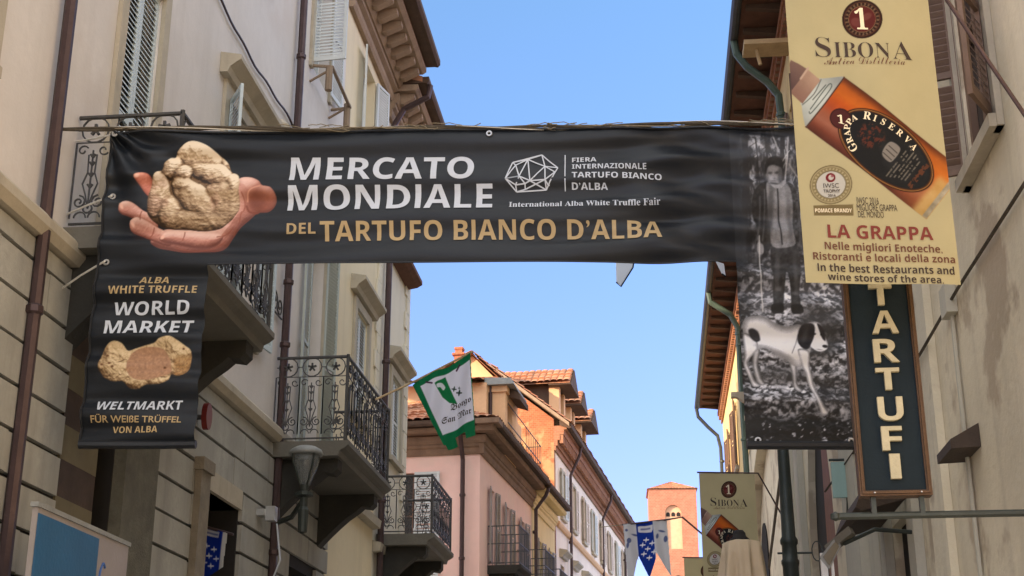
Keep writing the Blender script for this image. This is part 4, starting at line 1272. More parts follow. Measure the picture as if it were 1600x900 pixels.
def letter(parent, s, style, bl, br, cap, mat, place, Y=None, off=0.003, name='lettering', cut=0.0, extrude=0.0):
    """text whose baseline runs from photo point bl to br and whose capitals are cap photo pixels high, printed on the plane at depth Y"""
    Y = PLANE_Y[0] if Y is None else Y
    me, v = raw_text(s, style, extrude)
    b0, b1 = capheight(style)
    pl = PLANE_Y if Y == PLANE_Y[0] else (Y, 0, 0)
    A_ = onp(*bl, pl); B_ = onp(*br, pl); T_ = onp(bl[0], bl[1] - cap, pl)
    ax, az = A_[0], A_[2]
    ux, uz = B_[0] - ax, B_[2] - az
    hh = T_[2] - az
    s_ = (v[:, 0] - v[:, 0].min()) / (v[:, 0].max() - v[:, 0].min())
    t_ = (v[:, 1] - b0) / (b1 - b0)
    X = ax + s_ * ux; Z = az + s_ * uz + t_ * hh
    me.vertices.foreach_set('co', np.stack([X, np.zeros_like(X), Z], -1).ravel())
    if cut:
        bm = bmesh.new(); bm.from_mesh(me)
        for axis, lo, hi in ((0, X.min(), X.max()), (2, Z.min(), Z.max())):
            p = math.ceil(lo / cut) * cut
            while p < hi:
                co = [0, 0, 0]; no = [0, 0, 0]; co[axis] = p; no[axis] = 1
                bmesh.ops.bisect_plane(bm, geom=bm.verts[:] + bm.edges[:] + bm.faces[:], plane_co=co, plane_no=no)
                p += cut
        bm.to_mesh(me); bm.free()
        v = np.empty(len(me.vertices) * 3); me.vertices.foreach_get('co', v); v = v.reshape(-1, 3)
        X, Z = v[:, 0], v[:, 2]
    wx, wy, wz = place(X, Z)
    org = root_of(parent).location
    ext = np.zeros_like(wy)
    me.vertices.foreach_set('co', np.stack([wx - org[0], wy - off - org[1], wz - org[2]], -1).ravel())
    me.name = name
    me.materials.clear(); me.materials.append(mat)
    me.update()
    o = bpy.data.objects.new(name, me)
    COL.objects.link(o); o.parent = parent
    return o


def flat_shape(parent, name, polys, mat, place, Y=None, off=0.007):
    """flat printed shapes from photo outlines"""
    Y = PLANE_Y[0] if Y is None else Y
    mb = MB()
    for pl in polys:
        q = np.array([onp(x, y, PLANE_Y) for x, y in pl])
        wx, wy, wz = place(q[:, 0], q[:, 2])
        mb.add([(a, b - off, c) for a, b, c in zip(wx, wy, wz)], [tuple(range(len(pl)))])
    return mb.build(name, mat, parent, recalc=False)


def line_polys(lines, w):
    out = []
    for (x1, y1), (x2, y2) in lines:
        l = math.hypot(x2 - x1, y2 - y1); n = max(1, int(l / 12))
        nx, ny = -(y2 - y1) / l * w / 2, (x2 - x1) / l * w / 2
        for k in range(n):
            a, b = k / n, (k + 1) / n
            xa, ya, xb, yb = x1 + (x2 - x1) * a, y1 + (y2 - y1) * a, x1 + (x2 - x1) * b, y1 + (y2 - y1) * b
            out.append([(xa + nx, ya + ny), (xb + nx, yb + ny), (xb - nx, yb - ny), (xa - nx, ya - ny)])
    return out


# ------------------------------------------------------------------ the big banner across the street
def wrinkle(X, Z):
    v = 7.0 - Z
    d = .013 * np.sin(2 * np.pi * (v / .36 + .30 * np.sin(X * .8 + .4) + .12 * np.sin(X * 2.3)))
    d += .008 * np.sin(2 * np.pi * (v / .21 + .35 * np.sin(X * .55 + 2.0)) + 1.3) * (.5 + .5 * np.sin(X * 1.1 + .5))
    d += .0022 * np.sin(2 * np.pi * (v / .12 + .5 * np.sin(X * .9)) + .6 * np.sin(X * 3)) * (.5 + .5 * np.sin(X * 1.7 + 2))
    rx, rz = X + 4.68, v
    r = np.hypot(rx, rz) + .02; th = np.arctan2(rz, rx)
    d += .030 * np.sin(th * 13) * np.exp(-r / .55) * np.clip(r / .15, 0, 1)
    rx2 = 1.45 - X
    d += .016 * np.sin(2 * np.pi * ((rx2 * .45 + v) / .42) + .5) * S01((X + .6) / 1.0) * S01((6.0 - v * 3) / 2)
    d += .03 * np.sin((X + 4.7) / 6.2 * np.pi) * S01(v / 1.2)
    return d * 1.75


def on_banner(X, Z):
    return X, bany(X) - wrinkle(X, Z), Z


ban = empty('street_banner', (-1.6, 10.9, 6.93), 'black printed banner hung across the street with two side panels, white and gold lettering', 'banner')
XL, XR = -4.62, float(onp(1320, 470, BANNER_PLANE)[0]) + .0
XM = float(onp(1151, 430, BANNER_PLANE)[0])
ZT, ZB, ZD = 6.932, 5.698, 4.180
K_BLACK = np.array([23, 28, 35.])


def zoom3(pts): return [(120 + x / 4.091, 200 + y / 4.091) for x, y in pts]


TRUF = zoom3([(455, 480), (462, 400), (485, 330), (512, 292), (556, 280), (560, 220), (590, 186), (626, 180), (645, 148), (700, 100), (760, 90), (830, 115), (900, 165), (960, 215), (990, 280), (1030, 300), (1046, 350), (1042, 430), (1040, 520), (1020, 580), (970, 625), (920, 655), (820, 665), (720, 655), (620, 650), (560, 640), (490, 600), (460, 550)])
GROOVE = [zoom3(p) for p in ([(626, 180), (665, 215), (720, 222), (800, 228), (870, 265), (930, 325), (960, 375), (1040, 440)], [(556, 280), (575, 340), (610, 390), (640, 402), (740, 400), (790, 425), (850, 490), (905, 560), (935, 640)],
          [(640, 402), (600, 420), (562, 470), (575, 560), (560, 640)], [(690, 235), (640, 290), (612, 370)], [(640, 402), (650, 350), (700, 332), (748, 370), (790, 425)], [(690, 235), (700, 300), (790, 300), (880, 310)],
          [(930, 325), (880, 350), (830, 400), (790, 425)], [(462, 480), (520, 430), (560, 330)], [(640, 402), (660, 470), (740, 520), (860, 560)], [(930, 325), (990, 300)], [(500, 600), (540, 480)])]


def paint_top(px_, py_, X, Z):
    P_ = Paint(px_, py_, K_BLACK)
    n = fbm(px_, py_, 60, 3, 3)
    P_.c *= (.85 + .3 * n)[..., None]
    w = (px_ > 175) & (px_ < 445) & (py_ > 205) & (py_ < 420)
    ys = np.where(w.any(1))[0]; xs_ = np.where(w.any(0))[0]
    sl = (slice(ys[0], ys[-1] + 1), slice(xs_[0], xs_[-1] + 1))
    Q = Paint(px_[sl], py_[sl], K_BLACK); Q.c = P_.c[sl].copy()
    pn = fbm(Q.X, Q.Y, 9, 4, 9); pf = fbm(Q.X, Q.Y, 2.5, 3, 4)
    SK, SKL, SKD = np.array([190, 134, 120.]), np.array([232, 198, 188.]), np.array([106, 58, 48.])

    def flesh(pts, rad, lightdir=(-.3, -.8), tint=1.0, soft=1.3, lo=0.0):
        p = smooth_poly(zoom3(pts))
        sd = poly_sdf(Q.X, Q.Y, p)
        k_ = np.clip(sd / rad, 0, 1)
        h = np.sqrt(k_ * (2 - k_)) * rad * .75 + .5 * pf + 1.0 * pn
        step = abs(Q.X[0, 1] - Q.X[0, 0])
        gy, gx = np.gradient(h, step); gy = -gy if Q.Y[0, 0] > Q.Y[-1, 0] else gy
        nx, ny = -gx, -gy
        sh = (nx * lightdir[0] + ny * lightdir[1] + .72) / np.sqrt(nx ** 2 + ny ** 2 + 1)
        sh = np.clip(sh + .10 * (pn - .5) + lo, 0, 1.3)
        c = np.where(sh[..., None] < .7, SKD + (SK - SKD) * (sh / .7)[..., None], SK + (SKL - SK) * np.clip((sh - .7) / .42, 0, 1)[..., None]) * tint
        m = S01(sd / soft + .5)[..., None]
        Q.c = Q.c * (1 - m) + c * m

    flesh([(373, 320), (395, 296), (440, 292), (480, 320), (500, 400), (480, 450), (440, 420), (400, 365)], 9, (-.4, -.6), np.array([1.0, .86, .80]))
    flesh([(1000, 420), (1040, 330), (1110, 318), (1165, 342), (1190, 375), (1245, 390), (1276, 440), (1268, 500), (1230, 545), (1170, 552), (1130, 590), (1070, 640), (1010, 705), (960, 765), (900, 796), (800, 802), (700, 806), (600, 790), (520, 772), (480, 730), (560, 650), (900, 620)], 26, (-.12, -.75), 1.0, 1.3, .03)
    # the thumb comes towards us: a soft darker mound with its own lit rim
    tm = Q.ell(*zoom3([(1176, 462)])[0], 24, 20, 12, None, 22)
    tw = tm * .80 * S01((Q.c.mean(-1) - 55) / 25)
    tc_ = np.array([140, 76, 54.]) * (.82 + .30 * pn)[..., None]
    Q.c = Q.c * (1 - tw[..., None]) + tc_ * tw[..., None]
    tw = Q.ell(*zoom3([(1150, 470)])[0], 12, 13, 12, None, 16) * .55 * S01((Q.c.mean(-1) - 50) / 20)
    Q.c = Q.c * (1 - tw[..., None]) + np.array([104, 52, 38.]) * tw[..., None]
    Q.stroke(smooth_line(zoom3([(1092, 470), (1100, 425), (1130, 395), (1175, 380)])), 1.0, (206, 150, 128), 3)
    Q.stroke(smooth_line(zoom3([(1085, 500), (1110, 545), (1165, 556)])), 1.4, (120, 62, 46), 4)
    flesh([(265, 520), (280, 482), (320, 470), (370, 488), (430, 535), (500, 580), (520, 640), (450, 630), (400, 604), (335, 572), (288, 552)], 10, (-.2, -.85))
    flesh([(335, 635), (345, 596), (390, 580), (450, 598), (520, 638), (600, 680), (600, 760), (500, 735), (440, 705), (390, 682), (350, 662)], 10, (-.2, -.85))
    flesh([(529, 705), (545, 672), (600, 655), (700, 662), (800, 672), (900, 680), (940, 700), (900, 750), (800, 775), (640, 752), (555, 738)], 13, (-.15, -.9), 1.0, 3)
    for (x, y, rx, ry, an) in ((285, 500, 4.2, 2.6, 60), (355, 612, 4.2, 2.6, 60), (548, 700, 3.2, 4.2, 10), (392, 312, 4.0, 2.4, -30)):
        (cx_, cy_), = zoom3([(x, y)]); Q.ell(cx_, cy_, rx, ry, an, (234, 190, 172), 3)
    for ln in ([(425, 545), (412, 590)], [(495, 640), (470, 700)], [(690, 668), (680, 720)], [(1010, 690), (1050, 610), (1060, 540)], [(900, 700), (960, 690), (1010, 650)], [(640, 775), (760, 792), (880, 772), (950, 730)], [(1060, 420), (1075, 480), (1070, 540)]):
        Q.stroke(smooth_line(zoom3(ln)), .7, (138, 76, 60), 2.6)
    # truffle: overlapping lobes with wrinkled skin
    p = smooth_poly(TRUF)
    sd = poly_sdf(Q.X, Q.Y, p)
    wx_ = 5 * (fbm(Q.X, Q.Y, 14, 3, 51) - .5); wy_ = 5 * (fbm(Q.X, Q.Y, 14, 3, 52) - .5)
    hs = np.full(Q.X.shape, -9.0)
    for (cx, cy, rx, ry, an, hh) in ((765, 170, 150, 88, 18, 17), (612, 245, 66, 86, 5, 20), (520, 430, 78, 150, 10, 17), (604, 545, 76, 120, -8, 22), (770, 470, 175, 92, 42, 27), (940, 470, 120, 165, 18, 20), (1005, 372, 50, 80, -10, 20), (770, 590, 220, 92, 0, 21), (855, 280, 165, 74, 24, 22), (690, 372, 74, 52, 15, 25), (690, 290, 60, 70, 30, 22)):
        (cx, cy), = zoom3([(cx, cy)])
        an = math.radians(an); dx, dy = Q.X - cx + wx_, Q.Y - cy + wy_
        r2 = ((dx * math.cos(an) + dy * math.sin(an)) / rx * 4.091) ** 2 + ((-dx * math.sin(an) + dy * math.cos(an)) / ry * 4.091) ** 2
        hs = np.maximum(hs, hh * .86 * np.sqrt(np.clip(1.15 - r2, 0, 2)) - 4 * np.clip(r2 - 1.15, 0, 9))
    edge = np.clip(sd / 9, 0, 1)
    h = hs + 6 * np.sqrt(edge) + 4.2 * pn + 1.1 * pf + 3.0 * fbm(Q.X + .6 * Q.Y, Q.Y, 7, 3, 54, .4)
    def blur(a, k):
        for ax in (0, 1):
            c_ = np.cumsum(np.pad(a, [(k, k) if i == ax else (0, 0) for i in (0, 1)], 'edge'), axis=ax)
            a = (np.take(c_, range(2 * k, c_.shape[ax]), ax) - np.take(c_, range(0, c_.shape[ax] - 2 * k), ax)) / (2 * k)
        return a
    cav = h - blur(h, 7)
    step = abs(Q.X[0, 1] - Q.X[0, 0])
    gy, gx = np.gradient(h, step); gy = -gy if Q.Y[0, 0] > Q.Y[-1, 0] else gy
    nx, ny = -gx * .75, -gy * .75
    sh = (nx * .22 + ny * -.66 + .70) / np.sqrt(nx ** 2 + ny ** 2 + 1)
    big = 1.12 - .36 * S01((Q.Y - 222) / 150) - .12 * S01((Q.X - 335) / 40)
    sh = np.clip((sh * .9 + .14) * big * np.clip(.86 + .17 * cav, .35, 1.25), 0, 1.15)
    cr = np.array([[44, 30, 17], [106, 82, 58], [160, 134, 106], [202, 180, 150], [236, 222, 200]], float)
    t = np.clip(sh * 4 / 1.0, 0, 3.999); i = t.astype(int); f = (t - i)[..., None]
    c = cr[i] * (1 - f) + cr[i + 1] * f
    rosy = S01((fbm(Q.X, Q.Y, 30, 3, 21) - .42) * 5 * S01((Q.Y - 265) / 40) )[..., None]
    c = c * (1 - .5 * rosy) + c * np.array([1.0, .92, .98]) * .5 * rosy
    m = S01(sd / 1.3 + .5)[..., None]
    Q.c = Q.c * (1 - m) + c * m
    P_.c[sl] = Q.c
    # fade into the printed woodland at the right end
    f = S01((px_ - 1085) / 95) * (.5)
    wood = 60 + 90 * fbm(px_, py_, 16, 4, 31, 3.0)
    P_.put(f * S01((py_ - 190) / 60), np.stack([wood * .8, wood * .83, wood * .9], -1)) if False else None
    return P_.c


def smooth_line(pts, k=4):
    P_ = np.array(pts, float); n = len(P_); out = []
    for i in range(n - 1):
        p0, p1, p2, p3 = P_[max(i - 1, 0)], P_[i], P_[i + 1], P_[min(i + 2, n - 1)]
        for j in range(k):
            t = j / k
            out.append(.5 * (2 * p1 + (p2 - p0) * t + (2 * p0 - 5 * p1 + 4 * p2 - p3) * t * t + (3 * p1 - p0 - 3 * p2 + p3) * t ** 3))
    out.append(P_[-1])
    return np.array(out)


def zoomd(pts): return [(120 + x / 4.091, 400 + y / 4.091) for x, y in pts]


def paint_drop(px_, py_, X, Z):
    P_ = Paint(px_, py_, K_BLACK * .95)
    P_.c *= (.85 + .3 * fbm(px_, py_, 50, 3, 5))[..., None]
    outl = smooth_poly(zoomd([(145, 720), (150, 660), (165, 600), (200, 560), (245, 545), (290, 560), (320, 600), (370, 590), (430, 575), (500, 560), (540, 535), (600, 522), (650, 545), (700, 580), (735, 610), (738, 660), (715, 730), (660, 770), (610, 760), (600, 800), (540, 825), (450, 830), (400, 852), (340, 845), (300, 805), (240, 805), (180, 780), (155, 745)]))
    sd = poly_sdf(P_.X, P_.Y, outl)
    n1 = fbm(P_.X, P_.Y, 8, 4, 12); n2 = fbm(P_.X, P_.Y, 2.4, 3, 2)
    h = 7 * np.sqrt(np.clip(sd / 13, 0, 1)) + 9 * n1
    for (a_, b_, r_) in ((242, 610, 20), (200, 700, 18), (270, 760, 18), (660, 600, 22), (640, 690, 22)):
        (a_, b_), = zoomd([(a_, b_)]); h = h + 5 * np.sqrt(np.clip(1 - np.hypot(px_ - a_, py_ - b_) / r_, 0, 1))
    step = abs(P_.X[0, 1] - P_.X[0, 0])
    gy, gx = np.gradient(h, step); gy = -gy if P_.Y[0, 0] > P_.Y[-1, 0] else gy
    sh = np.clip((-gx * .2 - gy * -.5 * -1 * -1 * 1.0 + .75) / np.sqrt(gx ** 2 + gy ** 2 + 1) * (.85 + .3 * n2), 0, 1.1)
    cr = np.array([[74, 50, 28], [138, 112, 80], [192, 168, 130], [230, 212, 178]], float)
    t = np.clip(sh * 2.9, 0, 2.999); i = t.astype(int); f = (t - i)[..., None]
    c = cr[i] * (1 - f) + cr[i + 1] * f
    cutp = smooth_poly(zoomd([(330, 660), (345, 620), (400, 590), (470, 582), (540, 590), (580, 625), (605, 690), (600, 750), (540, 780), (450, 800), (370, 790), (325, 740)]))
    sc = poly_sdf(P_.X, P_.Y, cutp)
    flat = np.array([164, 126, 98.]) * (.82 + .36 * fbm(P_.X, P_.Y, 3, 4, 8))[..., None]
    mc = S01(sc / 2 + .5)[..., None]
    c = c * (1 - mc) + flat * mc
    brown = np.array([150, 112, 66.]) * (.7 + .6 * n2)[..., None]
    mb_ = S01((P_.X - 268) / 8)[..., None] * S01((P_.Y - 552) / 10)[..., None]
    c = c * (1 - .7 * mb_) + brown * .7 * mb_
    for (x, y) in ((190, 632), (235, 710), (170, 700), (690, 600), (565, 715), (215, 690)):
        q = zoomd([(x, y)])[0]
        m_ = S01((3.2 - np.hypot(P_.X - q[0], (P_.Y - q[1]) * 1.3) + 2 * (n2 - .5)) / 2)[..., None]
        c = c * (1 - m_) + np.array([96, 58, 30.]) * m_
    m = S01(sd / 1.4 + .5)[..., None]
    P_.c = P_.c * (1 - m) + c * m
    return P_.c


def paint_bw(px_, py_, X, Z):
    """black and white woodland picture: a walking man and a pointer dog on fallen leaves"""
    P_ = Paint(px_, py_, (60, 62, 66))
    x, y = px_, py_
    # woodland: trunks and twigs above, leaf litter below
    n = fbm(x, y, 7, 5, 41); nb = fbm(x, y, 26, 4, 42)
    wood = 62 + 120 * S01((fbm(x + 6 * n, y, 5, 5, 45, 2.4) - .36) * 2.4) * (.35 + .9 * nb)
    w1 = 9 * (fbm(x, y, 11, 3, 43) - .5); w2 = 9 * (fbm(x, y, 11, 3, 44) - .5)
    lit = 50 + 150 * S01((fbm(x + w1, y + w2, 6.2, 5, 47, .6) - .38) * 3.0) * (.15 + 1.05 * fbm(x, y, 30, 3, 49)) + 26 * (fbm(x - y * .7, y, 2.2, 2, 46) - .5)
    t = S01((y - 365) / 70)
    v = wood * (1 - t) + lit * t
    v = v * (1 - .35 * S01((y - 330) / 40) * S01((470 - y) / 60)) + 26 * S01((y - 390) / 40) * S01((520 - y) / 60)
    v *= .55 + .45 * S01((x - 1145) / 45)
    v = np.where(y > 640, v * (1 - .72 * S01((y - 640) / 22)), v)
    v += 120 * S01((fbm(x + y * .6, y, 6, 3, 77) - .68) * 9) * S01((y - 650) / 15)
    P_.c = np.stack([v * .98, v * .99, v * 1.03], -1)
    for pts, w, g in (([(1225, 195), (1222, 250), (1228, 330)], 4, 62), ([(1163, 215), (1166, 300), (1160, 380)], 5, 50), ([(1163, 260), (1178, 300), (1192, 326)], 1.4, 48), ([(1195, 200), (1199, 260)], 1.8, 60), ([(1262, 200), (1266, 330), (1260, 450)], 4, 70), ([(1180, 215), (1188, 300)], 1.2, 52), ([(1240, 200), (1250, 280), (1256, 380)], 1.6, 66), ([(1205, 196), (1216, 240)], 1.0, 150), ([(1232, 210), (1226, 300)], 1.0, 160)):
        P_.stroke(smooth_line(pts), w, (g, g, g + 2), 2.5)
    rg_ = np.random.RandomState(8)
    for _ in range(46):
        x0 = rg_.uniform(1165, 1290); y0 = rg_.uniform(205, 330); g = rg_.choice([52, 60, 160, 178]); dx, dy = rg_.uniform(-16, 16), rg_.uniform(-30, 30)
        P_.stroke([(x0, y0), (x0 + dx * .5 + rg_.uniform(-2, 2), y0 + dy * .5), (x0 + dx, y0 + dy)], .45, (g, g, g), 1.2)
    # man
    gr = fbm(x, y, 4, 4, 61)

    def tone(pts, g, var=26, soft=1.5):
        m, sd = P_.poly(pts, None, soft)
        c = g + var * (gr - .5) * 2
        P_.put(m, np.stack([c, c, c * 1.02], -1))
        return m, sd
    def blob(cx, cy, rx, ry, an, g, k=.8, soft=6):
        m = P_.ell(cx, cy, rx, ry, an, None, soft) * k
        P_.put(m, (g, g, g * 1.02))

    tone([(1206, 378), (1246, 378), (1251, 420), (1249, 455), (1250, 482), (1237, 486), (1235, 450), (1229, 424), (1226, 450), (1222, 482), (1209, 481), (1208, 440)], 50, 18, 2)
    blob(1214, 425, 4, 34, 2, 78, .7, 5); blob(1243, 430, 3.5, 34, -3, 76, .7, 5); blob(1216, 452, 5, 3, 0, 104, .6, 4); blob(1243, 458, 5, 3, 0, 96, .6, 4)
    tone([(1206, 477), (1222, 475), (1224, 488), (1207, 490)], 34, 8, 2)
    tone([(1236, 479), (1251, 477), (1255, 489), (1239, 491)], 36, 8, 2)
    tone([(1178, 302), (1192, 287), (1203, 284), (1206, 330), (1203, 390), (1190, 384), (1180, 350), (1175, 322)], 46, 16, 2)         # open dark jacket
    tone([(1230, 284), (1243, 296), (1251, 340), (1256, 384), (1250, 398), (1243, 380), (1236, 335)], 62, 34, 2)
    tone([(1197, 290), (1212, 284), (1231, 288), (1238, 320), (1239, 360), (1241, 384), (1207, 386), (1202, 345)], 112, 22, 2)        # fleece
    blob(1203, 335, 5, 46, 3, 70, .8, 6); blob(1224, 330, 5, 40, -4, 132, .6, 8); blob(1234, 350, 3, 34, -6, 84, .7, 5)
    P_.stroke(smooth_line([(1214, 292), (1217, 340), (1222, 383)]), 1.0, (40, 40, 42), 2)
    for a_, b_ in (((1187, 310), (1184, 370)), ((1194, 300), (1191, 378)), ((1245, 318), (1250, 380))): P_.stroke(smooth_line([a_, ((a_[0] + b_[0]) / 2 + 2, (a_[1] + b_[1]) / 2), b_]), 1.0, (78, 78, 80), 3)
    tone([(1199, 279), (1207, 288), (1216, 289), (1225, 278), (1228, 285), (1219, 296), (1206, 294)], 136, 14, 2)                     # collar
    tone([(1197, 260), (1199, 275), (1205, 285), (1211, 289), (1217, 285), (1221, 275), (1222, 260), (1215, 254), (1203, 254)], 128, 10, 2)        # face
    blob(1219.5, 272, 3.5, 13, 0, 78, .85, 5); blob(1199, 274, 2.4, 11, 0, 84, .7, 4); blob(1209, 287.5, 7, 2.4, 0, 66, .8, 3)
    blob(1204, 266.5, 3.2, 1.6, 0, 66, .85, 2.2); blob(1214.3, 266.5, 3.2, 1.6, 0, 62, .85, 2.2); blob(1210, 274.5, 2.2, 1.2, 0, 92, .7, 2); blob(1209, 280.5, 4.0, 1.0, 0, 84, .7, 1.8); blob(1206, 275, 3.0, 3.4, 0, 158, .7, 3); blob(1209, 263, 5, 2, 0, 146, .5, 3)
    tone([(1195, 264), (1196, 255), (1202, 249), (1212, 247.5), (1220, 251), (1223.5, 258), (1224, 268), (1221, 262), (1214, 259.5), (1207, 258), (1200, 260), (1197.5, 268)], 54, 10, 2)   # hair
    tone([(1184, 380), (1192, 384), (1193, 395), (1187, 397), (1183, 390)], 120, 14, 2)                                                # hand on the stick
    P_.stroke([(1186, 372), (1188, 430), (1192, 488)], .8, (168, 168, 168), 1.4)
    # dog: pointer walking right, head turned to us
    wt = 186
    blob(1280, 520, 34, 42, 0, 58, .8, 22); blob(1225, 588, 50, 14, 0, 62, .5, 10)

    def dog(pts, g=wt, var=14, rad=7.0, lo=.62):
        p = smooth_poly(pts)
        sd = poly_sdf(x, y, p)
        k_ = S01(sd / rad)
        gy, gx = np.gradient(np.sqrt(k_ + .001)); gy = -gy if y[0, 0] > y[-1, 0] else gy
        sh = lo + (1 - lo) * k_ - .5 * np.clip(-gy * -1.0, -.3, .3)
        c = (g + var * (gr - .5) * 2) * np.clip(sh, .45, 1.12)
        P_.put(S01(sd / 1.8 + .5), np.stack([c, c, c * 1.02], -1))
    dog([(1230, 552), (1243, 556), (1245, 580), (1246, 598), (1254, 609), (1249, 613), (1240, 605), (1237, 585)], 168, 12, 5, .5)             # far foreleg
    dog([(1178, 544), (1187, 550), (1184, 570), (1189, 588), (1196, 599), (1189, 602), (1180, 591), (1175, 565)], 160, 12, 5, .5)             # far hind leg
    dog([(1160, 508), (1166, 499), (1180, 495), (1196, 497), (1212, 507), (1230, 511), (1246, 508), (1256, 512), (1266, 522), (1267, 546), (1261, 560), (1253, 572), (1240, 572), (1226, 562), (1206, 552), (1192, 546), (1180, 550), (1168, 540), (1162, 524)], 192, 16, 12, .6)
    dog([(1162, 520), (1181, 530), (1184, 546), (1177, 556), (1170, 563), (1168, 568), (1173, 580), (1179, 593), (1187, 600), (1186, 604), (1177, 604), (1172, 595), (1165, 580), (1161, 568), (1163, 558), (1162, 545)], 190, 14, 5, .55)   # near hind leg
    dog([(1246, 548), (1263, 550), (1265, 572), (1268, 584), (1273, 603), (1281, 624), (1287, 634), (1294, 642), (1292, 647), (1284, 646), (1279, 636), (1270, 615), (1262, 597), (1258, 582), (1252, 570)], 198, 14, 5, .56)                # near foreleg
    blob(1218, 556, 20, 4, 20, 120, .7, 7); blob(1186, 543, 8, 3, 20, 130, .6, 6); blob(1250, 562, 3, 12, 10, 168, .6, 6)
    P_.stroke(smooth_line([(1247, 522), (1243, 538), (1237, 554)]), .7, (96, 96, 98), 1.8)
    P_.poly([(1169, 517), (1176, 514), (1185, 519), (1188, 530), (1182, 534), (1174, 528)], (46, 45, 48), 3)
    dog([(1258, 510), (1270, 504), (1281, 507), (1288, 520), (1294, 536), (1291, 547), (1281, 551), (1271, 547), (1261, 534)], 214, 10, 5, .7)   # head
    P_.poly([(1247, 520), (1252, 510), (1263, 506), (1272, 509), (1273, 522), (1268, 536), (1262, 547), (1253, 545), (1247, 534)], (40, 39, 42), 2.6)   # ear
    blob(1258, 524, 4, 10, 15, 70, .6, 6)
    P_.poly([(1276, 507), (1283, 510), (1289, 520), (1290, 531), (1285, 527), (1280, 517)], (44, 43, 46), 2.2)
    blob(1274, 521, 1.5, 1.3, 0, 26, .9, 1.4); blob(1283, 522, 1.4, 1.2, 0, 24, .9, 1.4)
    blob(1289, 541, 4.2, 3.4, 10, 34, .95, 2.0); blob(1280, 547.5, 5, 1.1, 8, 92, .8, 1.6); blob(1277, 534, 3, 6, 20, 176, .5, 5)
    # softness of an enlarged photograph, then film grain
    for ax in (0, 1):
        P_.c = (np.roll(P_.c, 1, ax) + 6 * P_.c + np.roll(P_.c, -1, ax)) / 8
    P_.c = np.clip((P_.c - 92) * 1.12 + 86, 12, 240)
    P_.c = np.clip(P_.c * (1 + .10 * (np.random.RandomState(2).rand(*x.shape) - .5))[..., None], 14, 240)
    # printed fade where the picture meets the plain black cloth
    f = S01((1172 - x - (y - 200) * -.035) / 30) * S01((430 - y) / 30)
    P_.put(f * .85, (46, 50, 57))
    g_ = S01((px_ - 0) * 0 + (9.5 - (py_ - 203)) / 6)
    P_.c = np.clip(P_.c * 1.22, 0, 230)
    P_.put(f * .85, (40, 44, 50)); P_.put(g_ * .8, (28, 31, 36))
    return P_.c


st = .0062
tp = print_cloth('top_panel', np.arange(XL, XM + .005, st), np.arange(ZB, ZT + .001, st), on_banner, M['vinyl'], ban, paint_top)
sp = print_cloth('side_panel', np.arange(XL, float(onp(326, 440, BANNER_PLANE)[0]), st), np.arange(ZD, ZB + .001, st), on_banner, M['vinyl'], ban, paint_drop)
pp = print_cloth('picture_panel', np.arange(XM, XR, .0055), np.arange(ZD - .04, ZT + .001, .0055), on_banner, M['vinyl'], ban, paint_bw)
pp['label'] = 'side panel with black and white picture of man and dog'
B_ = dict(place=on_banner, cut=.045, off=.007)
letter(tp, 'MERCATO', 'bold', (453, 284), (741, 282), 37, M['t_white'], **B_)
letter(tp, 'MONDIALE', 'bold', (450, 331), (770, 328), 38, M['t_white'], **B_)
letter(tp, 'DEL', 'bold', (450, 369), (495, 368), 16, M['t_gold'], **B_)
letter(tp, "TARTUFO BIANCO D’ALBA", 'bold', (501, 379), (1035, 375), 29, M['t_gold'], **B_)
letter(tp, 'FIERA', 'slab', (894, 254), (932, 253), 7.5, M['t_white'], **B_)
letter(tp, 'INTERNAZIONALE', 'slab', (894, 266), (1010, 265), 8, M['t_white'], **B_)
letter(tp, 'TARTUFO BIANCO', 'slab', (894, 281), (1034, 280.5), 9.5, M['t_white'], **B_)
letter(tp, "D’ALBA", 'bold', (894, 297.5), (950, 297), 9.5, M['t_white'], **B_)
letter(tp, 'International Alba White Truffle Fair', 'serif', (796, 327), (1032, 324), 9.5, M['t_white'], **B_)
flat_shape(tp, 'divider_line', line_polys([((883, 242), (883.5, 300))], 1.6), M['t_white'], on_banner)


def zl(pts): return [(760 + a / 4.091, 200 + b / 4.091) for a, b in pts]


nodes = zl([(168, 220), (265, 200), (270, 185), (355, 172), (458, 262), (440, 292), (375, 250), (385, 402), (195, 415), (125, 338), (212, 322), (188, 240), (282, 352), (190, 375), (250, 368), (378, 345), (250, 400), (400, 380)])
ed = [(0, 1), (1, 3), (0, 3), (3, 4), (4, 7), (7, 8), (8, 9), (9, 0), (0, 11), (11, 1), (11, 10), (10, 9), (9, 13), (13, 8), (10, 13), (10, 1), (1, 12), (10, 12), (12, 14), (14, 13), (14, 16), (10, 14), (1, 6), (6, 3), (6, 4), (6, 5), (5, 15), (15, 12), (6, 15), (12, 6), (15, 7), (12, 7), (15, 17), (5, 17), (16, 15), (16, 8), (9, 10), (11, 9)]
flat_shape(tp, 'logo', line_polys([(nodes[a], nodes[b]) for a, b in ed], 1.9), M['t_white'], on_banner)
letter(sp, 'ALBA', 'bold', (218, 444), (265, 444), 12, M['t_gold'], **B_)
letter(sp, 'WHITE TRUFFLE', 'bold', (171, 461), (309, 460), 12, M['t_gold'], **B_)
letter(sp, 'WORLD', 'bold', (176, 493), (298, 492), 21, M['t_white'], **B_)
letter(sp, 'MARKET', 'bold', (164, 523), (302, 522), 21, M['t_white'], **B_)
letter(sp, 'WELTMARKT', 'bold', (151, 642), (285, 641), 15, M['t_white'], **B_)
letter(sp, 'FÜR WEIßE TRÜFFEL', 'med', (143, 661), (285, 662), 10, M['t_gold'], **B_)
letter(sp, 'VON ALBA', 'bold', (176, 677), (248, 677), 10, M['t_gold'], **B_)
